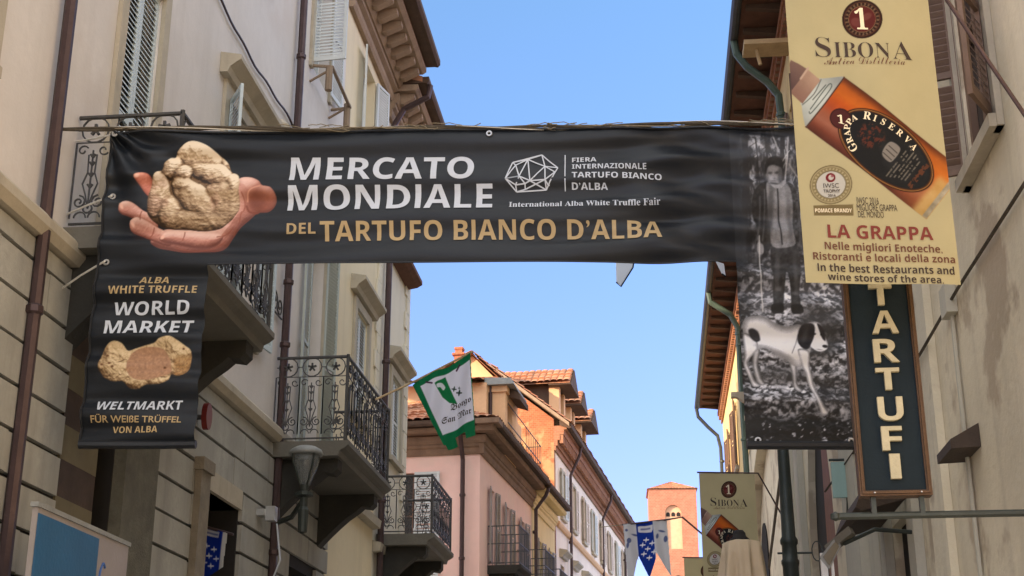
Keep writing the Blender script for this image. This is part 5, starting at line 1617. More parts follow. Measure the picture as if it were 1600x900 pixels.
# weighted hems, eyelets and lashings
for a, b in ((XL, float(onp(326, 440, BANNER_PLANE)[0])), (XM, XR)):
    mb = MB()
    mb.tube([W(a + (b - a) * t, bany(a + (b - a) * t) - .01 - float(wrinkle(a + (b - a) * t, ZD - .02)), ZD - (.0 if a < 0 else .04)) for t in np.linspace(0, 1, 12)], .035, 8)
    mb.build('weighted_hem', M['hem'], ban)
mb = MB()
mb.tube([W(x, bany(x) - .015 - float(wrinkle(x, ZT)), ZT) for x in np.linspace(XL, XR, 60)], .012, 6); mb.tube([W(x, bany(x) - .01 - float(wrinkle(x, ZB)), ZB) for x in np.linspace(float(onp(326, 440, BANNER_PLANE)[0]), XM, 50)], .007, 6)
mb.tube([W(XL, bany(XL) - .015 - float(wrinkle(XL, z)), z) for z in np.linspace(ZD, ZT, 40)], .010, 6)
mb.build('hem', M['hem'], ban)
for (x, y) in ((182, 212), (177, 308), (166, 410), (765, 211), (1184, 690), (132, 696), (1330, 690)):
    q = onp(x, y, BANNER_PLANE)
    X_ = min(max(q[0], XL + .03), XR - .03)
    yy = bany(X_) - float(wrinkle(X_, q[2])) - .014
    mb = MB(); mb.tube([W(X_ + .02 * math.cos(a), yy, q[2] + .02 * math.sin(a)) for a in np.linspace(0, 2 * math.pi, 13)], .009, 6)
    mb.build('eyelet', M['steel'], ban)
for (x, y), dz in (((182, 212), .12), ((177, 308), .0), ((166, 410), -.12)):
    q = onp(x, y, BANNER_PLANE); X_ = max(q[0], XL + .03)
    mb = MB(); mb.tube([W(X_, bany(X_) - .03, q[2]), W((X_ - 5.09) / 2, 10.75, q[2] + dz * .45 - .01), W(-5.095, 10.95, q[2] + dz)], .009, 5)
    mb.build('lashing', M['white_rope'], ban)
# suspension rope wound along the top
mb = MB()
def top_line(x, k, ph, r):
    return W(x, bany(x) + r * math.cos(k * x + ph) - .02, ZT + .035 + r * math.sin(k * x + ph) + .035 * ((x + 1.6) / 3.4) ** 2 - .02 + .008 * math.sin(3.1 * x))
rope = empty('suspension_rope', (-1.6, 10.9, 6.98), 'frayed brown rope and cable strung wall to wall along the banner top', 'rope')
for nm, k, ph, r, w, m_ in (('rope_strand', 5, 0, .012, .012, 'rope_dark'), ('cable_strand', 3.2, 2.1, .014, .013, 'rope_dark'), ('rope_strand', 3.4, 4.0, .016, .007, 'rope'), ('cord_strand', 2.6, 1, .022, .004, 'white_rope')):
    mb = MB(); mb.tube([top_line(x, k, ph, r) for x in np.linspace(-5.09, 2.32, 260)], w, 6); mb.build(nm, M[m_], rope)
mb = MB()
rr = random.Random(5)
for k in range(46):
    x = rr.uniform(-4.6, 1.4); l = rr.uniform(.08, .3)
    mb = MB(); mb.tube([top_line(x + l * t, 6, k, .018) + Vector((0, -.02, .012 * math.sin(t * 3 + k) + rr.uniform(-.006, .012))) for t in np.linspace(0, 1, 6)], .004, 4)
    mb.build('loose_strand', M['rope'], rope)

# ------------------------------------------------------------------ cream advertising banners
PLANE_Y[:] = [8.0, .17, 1.345]
_q0, _q1 = onp(1241.5, 200, PLANE_Y), onp(1473, 200, PLANE_Y)
AX0, AX1, AZ1, AZ0 = float(_q0[0]), float(_q1[0]), 6.43, float(onp(1257, 441, PLANE_Y)[2])


def on_ad(X, Z):
    return X, 8.0 + .17 * (X - 1.345) - .012 * np.sin((X - AX0) * 5.2 + Z * .9) - .006 * np.sin(X * 9 - Z * 3.1), Z


def rot(pts, c, ang):
    a = math.radians(ang)
    return [(c[0] + x * math.cos(a) - y * math.sin(a), c[1] + x * math.sin(a) + y * math.cos(a)) for x, y in pts]


BC, BA = (1384, 233), 38.0          # label centre of the bottle and its tilt in the photo


def paint_ad(px_, py_, X, Z):
    P_ = Paint(px_, py_, (206, 197, 154))
    P_.c *= (.97 + .06 * fbm(px_, py_, 45, 4, 15))[..., None]
    a = math.radians(BA)
    u = (px_ - BC[0]) * math.cos(a) + (py_ - BC[1]) * math.sin(a)      # along the bottle, towards its foot
    v = -(px_ - BC[0]) * math.sin(a) + (py_ - BC[1]) * math.cos(a)
    Q = Paint(u, v, (0, 0, 0)); Q.c = P_.c
    n = fbm(u, v, 14, 4, 19)
    # glass body
    hw0 = 48.5
    body = S01((hw0 - np.abs(v)) / 1.2 + .5) * S01((u + 122) / 1.2 + .5) * S01((118 - u) / 1.2 + .5)
    t = (v + hw0) / (2 * hw0)
    cs = np.array([[84, 40, 24], [196, 100, 34], [216, 112, 34], [204, 92, 30], [184, 82, 44], [176, 102, 74], [170, 108, 86], [128, 66, 48], [84, 42, 34]], float)
    k = np.clip(t, 0, .999) * (len(cs) - 1); i = k.astype(int); f = (k - i)[..., None]
    c = cs[i] * (1 - f) + cs[np.minimum(i + 1, len(cs) - 1)] * f
    glow = (S01((u - 20) / 110) * .35)[..., None]
    c = c * (1 - glow) + np.array([232, 150, 66.]) * glow
    c *= (.92 + .16 * n)[..., None]
    Q.put(body, c)
    foot = S01((hw0 - np.abs(v)) / 1.2 + .5) * S01((u - 84) / 14) * S01((118 - u) / 1.2 + .5) * S01((v + 26) / 16)
    Q.put(foot * .8, np.stack([206 + 30 * n, 172 + 40 * n, 92 + 60 * n], -1))
    Q.put(S01((hw0 - np.abs(v)) / 1.2) * S01((u - 108) / 2) * S01((118 - u) / 1.5), np.stack([130 + 110 * n, 122 + 110 * n, 100 + 110 * n], -1))
    # pale shoulders and neck
    sh = [(-119, -48.5), (-124, -47), (-136, -36), (-146, -27), (-150, -25), (-150, 24), (-145, 27), (-136, 36), (-123, 47), (-119, 48.5)]
    m, sd = Q.poly(sh, None, 1.4, False)
    g = 158 + 50 * S01((v + 44) / 40) - 46 * S01((v - 12) / 40) + 22 * n
    Q.put(m, np.stack([g * .97, g * 1.02, g * 1.01], -1))
    Q.stroke([(-120, -48), (-119, 0), (-120, 48)], 1.1, (84, 52, 40), 1.6)
    Q.stroke(smooth_line([(-146, 24), (-142, 0), (-147, -24)]), .9, (120, 128, 126), 1.4)
    Q.stroke(smooth_line([(-131, 26), (-127, 24), (-126, -20), (-131, -28), (-133, -18), (-132, 22)]), .8, (96, 108, 106), 1.2)
    Q.stroke(smooth_line([(-138, 8), (-136, -22)]), .8, (96, 104, 104), 1.4)
    # cork
    m, sd = Q.poly([(-147, -23), (-174, -24), (-174, 21), (-147, 23)], None, 1.3, False)
    g = S01((v + 24) / 46)[..., None]
    Q.put(m, (np.array([190, 160, 140.]) * (1 - g) + np.array([150, 116, 104.]) * g) * (.93 + .14 * n)[..., None])
    m, sd = Q.poly([(-173, -24), (-190, -22), (-203, -19), (-200, -10), (-186, 10), (-173, 20)], None, 1.5, False)
    Q.put(m, np.array([130, 104, 96.]) * (1 - g) + np.array([92, 70, 72.]) * g)
    Q.stroke([(-174, -26), (-173, -6)], 1.6, (208, 182, 164), 1.5)
    # label
    Q.ell(2, 2, 88, 46.5, 0, (44, 20, 12), 1.4); Q.ell(2, 2, 86, 45, 0, (178, 126, 68), 1.0); Q.ell(2, 2, 84.4, 43.6, 0, (70, 40, 24), 1.0); Q.ell(2, 2, 82, 41.5, 0, (26, 29, 33), 1.2)
    lg = S01((fbm(u, v, 30, 3, 61) - .45) * 4) * S01((1 - np.hypot((u - 2) / 82, (v - 2) / 41.5)) * 8)
    Q.put(lg * .35, (58, 60, 62))
    Q.ell(-85, 6, 17.5, 15.5, 0, (56, 22, 22), 1.2); Q.ell(-85, 6, 15.5, 13.5, 0, (84, 36, 36), 1.2)
    # red brown emblem and still motif on the label
    e_ = S01((fbm(u, v, 4, 3, 88) - .44) * 7) * S01((1 - np.hypot((u + 30) / 26, (v + 1) / 22)) * 3)
    Q.put(e_ * .9, (104, 50, 38))
    Q.poly([(0, -13), (14, -15), (20, -9), (20, 10), (13, 14), (1, 11), (-3, -2)], (146, 142, 138), 1.6)
    for q in (-6, 1, 8): Q.stroke([(1, q), (18, q + 1)], .7, (60, 56, 54), 1)
    for r_ in range(6):
        uu = 27 + r_ * 5.4
        wv = 33 - r_ * 2.6
        l_ = S01((1.3 - np.abs(u - uu)) / 1.0 + .3) * S01((fbm(v + r_ * 31, u * 0 + 3, 2.6, 2, 90 + r_) - .34) * 8) * S01((wv - np.abs(v - 2)) / 2)
        Q.put(l_ * .75, (146, 140, 130))
    l_ = S01((5 - np.abs(u - 66)) / 1.2) * S01((fbm(v, u, 3.4, 2, 99) - .40) * 7) * S01((24 - np.abs(v - 2)) / 2)
    Q.put(l_ * .8, (120, 68, 44))
    P_.c = Q.c
    # round emblem on top
    P_.ell(1347, 31, 31.5, 30.5, 0, (48, 24, 20), 1.2); P_.ell(1347, 31, 28, 27, 0, (104, 62, 44), 1); P_.ell(1347, 31, 27, 26, 0, (48, 24, 20), 1)
    P_.ell(1347, 31, 21.5, 21, 0, (148, 116, 84), 1); P_.ell(1347, 31, 20.6, 20, 0, (98, 34, 34), 1)
    P_.ell(1338, 36, 9, 7, 20, (122, 62, 58), 3); P_.ell(1354, 27, 8, 5, -30, (124, 66, 60), 3)
    an = np.arctan2(py_ - 31, px_ - 1347); rad = np.hypot(px_ - 1347, (py_ - 31) * 1.03)
    tx = S01((2.6 - np.abs(rad - 24.4)) / 1.0) * S01((np.sin(an * 26) * .5 + .5 - .45) * 4)
    P_.put(tx * .75, (140, 112, 84))
    # medal
    P_.ell(1298.5, 288, 33, 30.5, 0, (120, 108, 76), 1.2); P_.ell(1298.5, 288, 31.2, 28.8, 0, (188, 176, 136), 1); P_.ell(1298.5, 288, 29.8, 27.4, 0, (150, 138, 100), 1)
    tx = S01((2.2 - np.abs(np.hypot(px_ - 1298.5, (py_ - 288) * 1.08) - 26.4)) / 1.0) * S01((np.sin(np.arctan2(py_ - 288, px_ - 1298.5) * 30) * .5 + .1) * 4)
    P_.put(tx * .7, (206, 196, 158))
    P_.ell(1298.5, 288, 23.4, 21.6, 0, (110, 100, 72), 1); P_.ell(1298.5, 288, 22.4, 20.6, 0, (214, 214, 206), 1)
    P_.ell(1298, 277, 7.6, 7.2, 0, (124, 24, 34), 1); P_.ell(1298.6, 276.6, 4.2, 4.2, 0, (214, 214, 206), 1); P_.ell(1300.5, 274.5, 2.2, 2.0, 0, (160, 90, 100), 2)
    P_.poly([(1271, 319.5), (1333, 319.5), (1333.5, 337), (1272, 335.5)], (132, 118, 82), 1, False)
    return P_.c * .88


def ady(x): return 8.0 + .17 * (x - 1.345)


ad = empty('hanging_advert', ((AX0 + AX1) / 2, 8.0, AZ1), 'large cream advert banner with amber bottle hanging in front of the black banner', 'banner', 'cream advert banners with an amber bottle')
cl = print_cloth('cloth', np.linspace(AX0, AX1, 190), np.linspace(AZ0, AZ1, 430), on_ad, M['paper'], ad, paint_ad)
A_ = dict(place=on_ad, off=.004)
letter(cl, '1', 'serif', (1337, 47), (1356, 48), 32, M['t_cream'], **A_)
letter(cl, 'S', 'thin', (1275, 87.5), (1299, 89), 29, M['t_dark'], **A_)
letter(cl, 'IBON', 'thin', (1304, 89.5), (1391, 93), 23, M['t_dark'], **A_)
letter(cl, 'A', 'thin', (1395, 93.5), (1426, 95), 27, M['t_dark'], **A_)
letter(cl, 'Antica Distilleria', 'script', (1288, 101), (1414, 103), 11, M['t_brown'], **A_)
letter(cl, 'LA GRAPPA', 'bold', (1294, 371), (1458, 377), 20.5, M['t_red'], **A_)
letter(cl, 'Nelle migliori Enoteche,', 'bold', (1289, 389), (1472, 397), 11.5, M['t_brown'], **A_)
letter(cl, 'Ristoranti e locali della zona', 'bold', (1271, 405), (1492, 413), 11.5, M['t_brown'], **A_)
letter(cl, 'In the best Restaurants and', 'bold', (1278, 423), (1491, 431), 12, M['t_dark'], **A_)
letter(cl, 'wine stores of the area.', 'bold', (1294, 437), (1474, 445), 11, M['t_dark'], **A_)
letter(cl, 'IWSC 2016', 'reg', (1339, 319), (1373, 320), 10, M['t_dark'], **A_)
letter(cl, 'MIGLIORE GRAPPA', 'reg', (1339, 329.5), (1402, 331), 10, M['t_dark'], **A_)
letter(cl, 'DEL MONDO', 'reg', (1341, 340), (1381, 341), 9.5, M['t_dark'], **A_)
letter(cl, 'IWSC', 'reg', (1287, 293), (1311, 293.5), 7, M['t_dark'], **A_)
letter(cl, 'TROPHY', 'med', (1287, 300.5), (1313, 301), 5, M['t_dark'], **A_)
letter(cl, '2016', 'med', (1294, 307), (1306, 307.3), 4, M['t_dark'], **A_)
letter(cl, 'POMACE BRANDY', 'bold', (1274, 331), (1331, 332.5), 6, M['t_cream'], **A_)


def arc_letters(parent, s, style, a0, a1, rx, ry, c, size, mat):
    """letters set one by one along the label's rim, in the bottle's own axes"""
    n_ = len(s)
    for i, chh in enumerate(s):
        if chh == ' ': continue
        t = math.radians(a0 + (a1 - a0) * i / (n_ - 1))
        sc = size * (1.25 if i in (0, 7) else 1.0)
        me, v = raw_text(chh, style)
        b0, b1 = capheight(style)
        kx = sc / (b1 - b0)
        lx = (v[:, 0] - (v[:, 0].max() + v[:, 0].min()) / 2) * kx; ly = (v[:, 1] - b0) * kx
        px_, py_ = c[0] + rx * math.cos(t), c[1] + ry * math.sin(t)
        nx, ny = math.cos(t) / rx, math.sin(t) / ry; l = math.hypot(nx, ny); nx, ny = nx / l, ny / l
        tx, ty = -ny, nx
        U = px_ + lx * tx + ly * nx; V = py_ + lx * ty + ly * ny
        a = math.radians(BA)
        X_ = BC[0] + U * math.cos(a) - V * math.sin(a); Y_ = BC[1] + U * math.sin(a) + V * math.cos(a)
        w = np.array([onp(a_, b_, PLANE_Y) for a_, b_ in zip(X_, Y_)])
        wx, wy, wz = on_ad(w[:, 0], w[:, 2])
        org = root_of(parent).location
        me.vertices.foreach_set('co', np.stack([wx - org[0], wy - .004 - org[1], wz - org[2]], -1).ravel())
        me.name = 'lettering'; me.materials.clear(); me.materials.append(mat)
        o = bpy.data.objects.new('lettering', me); COL.objects.link(o); o.parent = parent


arc_letters(cl, 'GRAPPA RISERVA', 'serif', 128, 296, 68, 29.5, (2, 2), 9.5, M['t_cream'])
sq = rot([(-58, 10), (-42, 10)], BC, BA)
arc_letters(cl, '1', 'serif', 180, 181, .1, .1, (-44, 2), 18, M['t_cream']) if False else None
letter(cl, '1', 'serif', (1309, 192), (1319, 195), 13, M['t_cream'], **A_)
mb = MB()
mb.tube([W(AX0 - .03, ady(AX0 - .03), AZ1 + .015), W(AX1 + .06, ady(AX1 + .06), AZ1 + .015), W(2.40, ady(2.40), AZ1 - 1.05)], .014, 8)
mb.build('pole', M['copper'], ad)
for Yc, xl, yl, lab in ((23.2, 1092, 741, 'cream advert banner with amber bottle hanging from a bent pole, behind the draped cover'), (31.0, 1068.5, 873, 'smallest cream advert banner, mostly hidden, just right of the brick tower')):
    q = ony(xl, yl, Yc)
    c = copy_tree(ad)
    c.location = (q[0] + (AX1 - AX0) / 2, Yc, q[2])
    c['label'] = lab
PLANE_Y[:] = BANNER_PLANE

# ------------------------------------------------------------------ vertical shop sign with raised letters
PLANE_Y[:] = [8.6, 0, 0]
sg = empty('shop_sign', (1.4, 8.6, 3.24), 'tall dark blue framed board with raised cream letters reading TARTUFI', 'sign')
SX0, SX1, SZ0, SZ1 = 1.19, 1.615, 3.245, 4.98
mb = MB(); mb.box(W, SX0 + .03, SX1 - .03, 8.585, 8.66, SZ0 + .03, SZ1 - .03); bd = mb.build('board', M['sign_blue'], sg)
mb = MB()
for k, (w_, y0) in enumerate(((.0, 8.565), (.012, 8.556), (.022, 8.57))):
    a, b, c_, d_ = SX0 + w_, SX1 - w_, SZ0 + w_, SZ1 - w_
    e_ = .0105
    for q in ((a, a + e_, c_, d_), (b - e_, b, c_, d_), (a + e_, b - e_, c_, c_ + e_), (a + e_, b - e_, d_ - e_, d_)): mb.box(W, q[0], q[1], y0, 8.67 - k * .002, q[2], q[3])
mb.build('frame', M['gilt'], sg)


def on_sign(X, Z): return X, np.full_like(X, 8.585), Z


for chh, x0, x1, yt, yb in (('T', 1357, 1392, 447, 483), ('A', 1361, 1401, 488, 527), ('R', 1364, 1402, 532, 572), ('T', 1368, 1404, 577, 615), ('U', 1371, 1409, 622, 663), ('F', 1377, 1408, 668, 709), ('I', 1390, 1405, 711, 753)):
    me, v = raw_text(chh, 'bold', .0)
    A_1 = ony(x0 + 1, yb - 3.0, 8.6); B_1 = ony(x1 - 1, yt, 8.6)
    bm = bmesh.new(); bm.from_mesh(me)
    r_ = bmesh.ops.extrude_face_region(bm, geom=bm.faces[:])
    for vv in [g_ for g_ in r_['geom'] if isinstance(g_, bmesh.types.BMVert)]: vv.co.z = 1.0
    xs_ = [vv.co.x for vv in bm.verts]; ys_ = [vv.co.y for vv in bm.verts]
    for vv in bm.verts:
        sx = (vv.co.x - min(xs_)) / (max(xs_) - min(xs_)); sy = (vv.co.y - min(ys_)) / (max(ys_) - min(ys_)); zz = vv.co.z
        vv.co = (A_1[0] + sx * (B_1[0] - A_1[0]) - 1.4, 8.586 - .030 * zz - 8.6, A_1[2] + sy * (B_1[2] - A_1[2]) - 3.24)
    bmesh.ops.recalc_face_normals(bm, faces=bm.faces)
    bm.to_mesh(me); bm.free()
    me.name = 'letter'; me.materials.clear(); me.materials.append(M['t_letter'])
    o = bpy.data.objects.new('letter', me); COL.objects.link(o); o.parent = bd
mb = MB()
mb.tube([W(1.045, 8.62, 3.135), W(2.39, 8.62, 3.135)], .022, 8); mb.lathe(W(1.04, 8.62, 3.105), [(.0, 0), (.03, .015), (.03, .045), (0, .06)], 10)
for x in (1.27, 1.555): mb.box(W, x - .014, x + .014, 8.60, 8.64, 3.14, 3.27)
mb.build('bracket', M['dark_iron'], sg)
mb = MB()
for x in (1.275, 1.55): mb.lathe(W(x, 8.553, 3.262), [(0, -.006), (.006, -.003), (.006, .003), (0, .006)], 8)
mb.build('bolt', M['steel'], sg)
PLANE_Y[:] = BANNER_PLANE

# ------------------------------------------------------------------ quarter flag on its leaning pole
FY = 20.0
PLANE_Y[:] = [FY, 0, 0]
fl = empty('quarter_flag', (-3.2, FY, 6.2), 'white flag with green border and swallow tail on a leaning pole by the balcony', 'flag')
FTL, FTR, FBR, FBL = (643, 600), (736, 552), (744, 688), (697, 704)
CR = [np.array(ony(*p, FY)) for p in (FTL, FTR, FBR, FBL)]


def flag_uv(px_, py_):
    """inverse of the bilinear flag sheet in photo units (few fixed-point steps)"""
    u = np.full(np.shape(px_), .5); v = np.full(np.shape(px_), .5)
    a, b, c, d = [np.array(p, float) for p in (FTL, FTR, FBR, FBL)]
    for _ in range(12):
        x = (a[0] * (1 - u) + b[0] * u) * (1 - v) + (d[0] * (1 - u) + c[0] * u) * v - px_
        y = (a[1] * (1 - u) + b[1] * u) * (1 - v) + (d[1] * (1 - u) + c[1] * u) * v - py_
        xu = (b[0] - a[0]) * (1 - v) + (c[0] - d[0]) * v; xv = (d[0] - a[0]) * (1 - u) + (c[0] - b[0]) * u
        yu = (b[1] - a[1]) * (1 - v) + (c[1] - d[1]) * v; yv = (d[1] - a[1]) * (1 - u) + (c[1] - b[1]) * u
        D = xu * yv - xv * yu
        u = u - (x * yv - y * xv) / D; v = v - (y * xu - x * yu) / D
    return u, v


def on_flag(X, Z):
    px_, py_ = topx(X, np.full_like(X, FY), Z)
    return X, FY + .05 * np.sin(px_ * .10 + .2) + .02 * np.sin(px_ * .23 + py_ * .03), Z


def paint_flag(px_, py_, X, Z):
    u, v = flag_uv(px_, py_)
    P_ = Paint(px_, py_, (26, 112, 70))
    inn = S01((u - .10) / .012) * S01((v - .075) / .01) * S01((.985 - u) / .01) * S01((.80 - v - .03 * u) / .01)
    P_.put(inn, (222, 222, 232))
    P_.poly([(680, 600), (684, 596), (690, 592), (695, 588), (700, 600), (708, 618), (714, 630), (702, 629), (691, 620), (684, 608)], (30, 116, 66), 1, False)
    P_.poly([(683, 601), (690, 598), (695, 604), (692, 609), (688, 605), (684, 606)], (214, 220, 222), 1)
    for a, b, w in (((666, 597.5), (676, 600), 1.2), ((713, 579), (718, 570), 1.2)): P_.stroke([a, b], w, (72, 34, 60), 1)
    for x, y, s in ((709, 608, 1), (717, 614, 1.25), (717, 606, .5)):
        P_.ell(x, y - 1 * s, 1.2 * s, 4 * s, 10, (40, 60, 50), .8); P_.stroke([(x - 3 * s, y - 1 * s), (x + 3 * s, y - .4 * s)], .9 * s, (40, 60, 50), .8)
    return P_.c * 1.06


def keep_flag(px_, py_, X, Z):
    u, v = flag_uv(px_, py_)
    k = (u >= 0) & (u <= 1) & (v >= 0) & (v <= 1 - .0 * u)
    notch = (v > .875) & (u > .40) & (u < .70) | ((v > .93) & (u < .05)) | ((v > .95) & (u > .70))
    return k & ~notch


fc = print_cloth('flag_cloth', np.arange(-3.72, -2.6, .0065), np.arange(6.15, 7.78, .0065), on_flag, M['fabric'], fl, paint_flag, keep_flag)
letter(fc, 'Borgo', 'frak', (704, 644), (737, 632), 13, M['t_dark'], place=on_flag, off=.012, cut=.08)
letter(fc, 'San Mar', 'frak', (690, 666), (737, 650), 13, M['t_dark'], place=on_flag, off=.012, cut=.08)
p0, p1 = np.array([-4.16, 19.6, 6.90]), np.array(ony(739, 550, FY)) + np.array([0, .03, .02])
pm = np.array(ony(641, 601, FY)) + np.array([-.02, .03, .02])
mb = MB(); mb.tube([p0, pm, p1], .016, 6); mb.build('flag_pole', M['wood'], fl)
mb = MB(); mb.tube([W(-4.1, 19.5, 6.93), W(-4.1, 19.6, 6.86), W(-4.16, 19.7, 6.93), W(-4.16, 19.58, 6.99), W(-4.1, 19.5, 6.93)], .012, 5); mb.build('pole_clamp', M['iron'], fl)

# ------------------------------------------------------------------ three-tailed blue and white gonfalon further down
FY = 34.0
PLANE_Y[:] = [FY, 0, 0]
gf = empty('gonfalon', (-.4, FY, 8.0), 'white and blue three tailed hanging banner with white lilies near the brick tower', 'flag', 'blue flags with white lilies')


def on_gon(X, Z): return X, FY + .04 * np.sin(X * 9) + .02 * np.sin(X * 21 + Z * 3), Z


GT = [(973, 820), (1042, 812)]


def paint_gon(px_, py_, X, Z):
    s = (px_ - 973 - (py_ - 815) * .085) / 69.0
    P_ = Paint(px_, py_, (206, 212, 218))
    m = S01((s - .285) / .02) * S01((.685 - s) / .02)
    n = fbm(px_, py_, 5, 3, 71)
    for (cx, cy, rx, ry) in ((979, 829, 2.2, 2), (983, 845, 3.5, 4), (993, 836, 6, 1.6), (1034, 830, 5, 1.6), (1040, 842, 3, 5), (1027, 838, 2, 4), (981, 852, 2, 5)):
        P_.ell(cx, cy, rx, ry, 10, np.array([90, 104, 146.]), 1.5) if (n > 0).any() else None
    P_.put(m, (26, 56, 150))
    P_.poly([(996.5, 823), (1000, 822), (1016, 821), (1020, 820), (1020, 828), (1018, 832), (1000, 832), (997, 831)], (212, 216, 224), 1, False)
    P_.stroke([(1002, 827), (1015, 826)], 1.4, (120, 130, 170), 1.5)
    for x, y in ((1009.5, 844), (1004, 852), (1019, 849.5), (1012, 858), (1006, 866), (1022, 863), (1014.5, 872)):
        P_.ell(x, y - .6, 1.0, 4.2, 8, (232, 236, 242), .9); P_.stroke([(x - 3.4, y - .3), (x + 3.6, y - .8)], 1.0, (232, 236, 242), .9)
    return P_.c * .95


def keep_gon(px_, py_, X, Z):
    y0 = 820 - (px_ - 973) * 8 / 69
    s = (px_ - 973 - (py_ - 815) * .085) / 69.0
    k = (py_ > y0) & (s > -.0) & (s < 1.0)
    l = (s < .29) & (py_ < 908 - 0 * s) & (s < .27 - (py_ - 872) * .004)
    l2 = (s < .29) & (py_ < 874)
    c = (s >= .27) & (s <= .70) & (py_ < 905 - np.abs(s - .50) * 170)
    r = (s > .68) & ((py_ < 862) | (s > .68 + (py_ - 862) * .008)) & (py_ < 916)
    return k & (l | l2 | c | r)


gc = print_cloth('flag_cloth', np.arange(-1.02, .30, .010), np.arange(6.3, 7.9, .010), on_gon, M['fabric'], gf, paint_gon, keep_gon)
a_, b_ = ony(972, 820, FY), ony(1042, 812, FY); c_ = ony(1066, 808, FY)
mb = MB(); mb.tube([a_, b_, c_, (2.16, FY + .1, c_[2] - 1.5)], .022, 6)
mb.build('pole', M['copper'], gf)
mb = MB(); mb.tube([a_, (a_[0] - .55, FY, a_[2] - .05)], .010, 5); mb.build('cord', M['rope'], gf)

# ------------------------------------------------------------------ blue flag inside the arcade opening
FY = 15.9
PLANE_Y[:] = [FY, 0, 0]
bf_ = empty('lily_flag', (-5.0, FY, 3.4), 'dark blue pointed flag with white lilies hung in the shop opening', 'flag', 'blue flags with white lilies')


def on_bf(X, Z): return X, FY + .03 * np.sin(X * 14) + .01 * np.sin(X * 33 + Z * 5), Z


def paint_bf(px_, py_, X, Z):
    P_ = Paint(px_, py_, (22, 50, 150))
    P_.poly([(312, 823), (344, 832), (342, 841), (310, 833)], (196, 200, 214), 1, False)
    P_.stroke([(314, 829), (340, 836)], 1.4, (110, 120, 170), 1.4)
    for x, y in ((322, 852), (334, 858), (314, 862), (326, 868), (338, 873), (318, 878), (329, 884), (312, 846)):
        P_.ell(x, y, 1.1, 4.6, -5, (214, 220, 236), 1); P_.stroke([(x - 4, y), (x + 4, y + .6)], 1.1, (214, 220, 236), 1)
    P_.put(S01((px_ - 349 + (py_ - 830) * .12) / 2), (206, 208, 204))
    return P_.c * .95


def keep_bf(px_, py_, X, Z):
    return (py_ > 818 + (px_ - 306) * .30) & (px_ > 303) & (px_ < 357 - (py_ - 832) * .12) & (py_ < 905 - np.maximum(0, px_ - 318) * .55)


bc_ = print_cloth('flag_cloth', np.arange(-5.35, -4.85, .008), np.arange(3.6, 4.6, .008), on_bf, M['fabric'], bf_, paint_bf, keep_bf)
a_ = ony(303, 817, FY); b_ = ony(358, 834, FY)
mb = MB(); mb.tube([a_ - np.array([.1, 0, -.02]), b_ + np.array([.05, 0, -.01])], .016, 6); mb.build('pole', M['copper'], bf_)
PLANE_Y[:] = BANNER_PLANE

# ------------------------------------------------------------------ street lantern on its bracket
la = empty('street_lantern', (-4.25, 17.4, 4.9), 'domed glass street lantern on a curved iron arm below the second balcony', 'street lamp')
lc = np.array(ony(476, 758, 17.4))
mb = MB()
mb.tube([W(-5.05, 17.85, float(lc[2]) - .42), W(-4.75, 17.7, float(lc[2]) - .35), W(lc[0], 17.4, float(lc[2]) - .18)], .035, 8)
mb.lathe(W(lc[0], 17.4, lc[2] - .62), [(.0, 0), (.06, .02), (.07, .3), (.05, .34), (.05, .46), (.12, .48), (.12, .52), (.05, .54), (.06, .62)], 12)
mb.build('arm', M['dark_iron'], la)
ztop = ony(474, 700, 17.4)[2]
H_ = ztop - lc[2]
mb = MB(); mb.lathe(W(lc[0], 17.4, lc[2]), [(.055, 0), (.075, .05), (.115, .15), (.165, H_ * .55), (.185, H_ * .80)], 16); mb.build('glass_bowl', M['lamp_glass'], la, smooth=True)
mb = MB(); mb.lathe(W(lc[0], 17.4, lc[2]), [(.215, H_ * .80), (.22, H_ * .86), (.20, H_ * .94), (.13, H_ * 1.02), (.05, H_ * 1.05), (0, H_ * 1.06)], 18); mb.build('dome', M['zinc'], la, smooth=True)
for k in range(4):
    a = math.pi / 4 + k * math.pi / 2
    mb = MB(); mb.tube([W(lc[0] + r * math.cos(a), 17.4 + r * math.sin(a), lc[2] + z) for r, z in ((.065, 0), (.085, .05), (.127, .15), (.178, H_ * .55), (.198, H_ * .80))], .013, 5)
    mb.build('rib', M['dark_iron'], la)

# ------------------------------------------------------------------ cast iron lamp post on the right
lp = empty('lamp_post', (1.56, 19.0, 0), 'dark green cast iron lamp post with ringed shaft in front of the arched wall', 'street lamp')
q = ony(1233, 850, 19.0); lx = float(q[0])
lp.location.x = lx
mb = MB()
zc = float(q[2])
mb.lathe(W(lx, 19.0, 0), [(.20, 0), (.20, .5), (.13, .6), (.105, zc - .30), (.118, zc - .26), (.118, zc - .22), (.102, zc - .2), (.098, zc - .02), (.115, zc), (.118, zc + .05), (.092, zc + .1), (.082, zc + .9), (.066, zc + 2.2), (.06, 8.3)], 16)
mb.build('shaft', M['dark_iron'], lp, smooth=True)
mb = MB(); mb.tube([W(lx - .16, 19.0, zc - .12), W(lx + .30, 19.0, zc - .12)], .014, 6); mb.tube([W(lx + .36 + .07 * math.cos(a), 19, zc - .10 + .13 * math.sin(a)) for a in np.linspace(0, 6.28, 14)], .010, 4); mb.build('scroll_arm', M['dark_iron'], lp)
mb = MB(); mb.lathe(W(lx, 19.0, 8.3), [(.05, 0), (.16, .1), (.24, .5), (.28, .52), (.10, .75), (0, .8)], 14); mb.build('lantern_head', M['dark_iron'], lp)

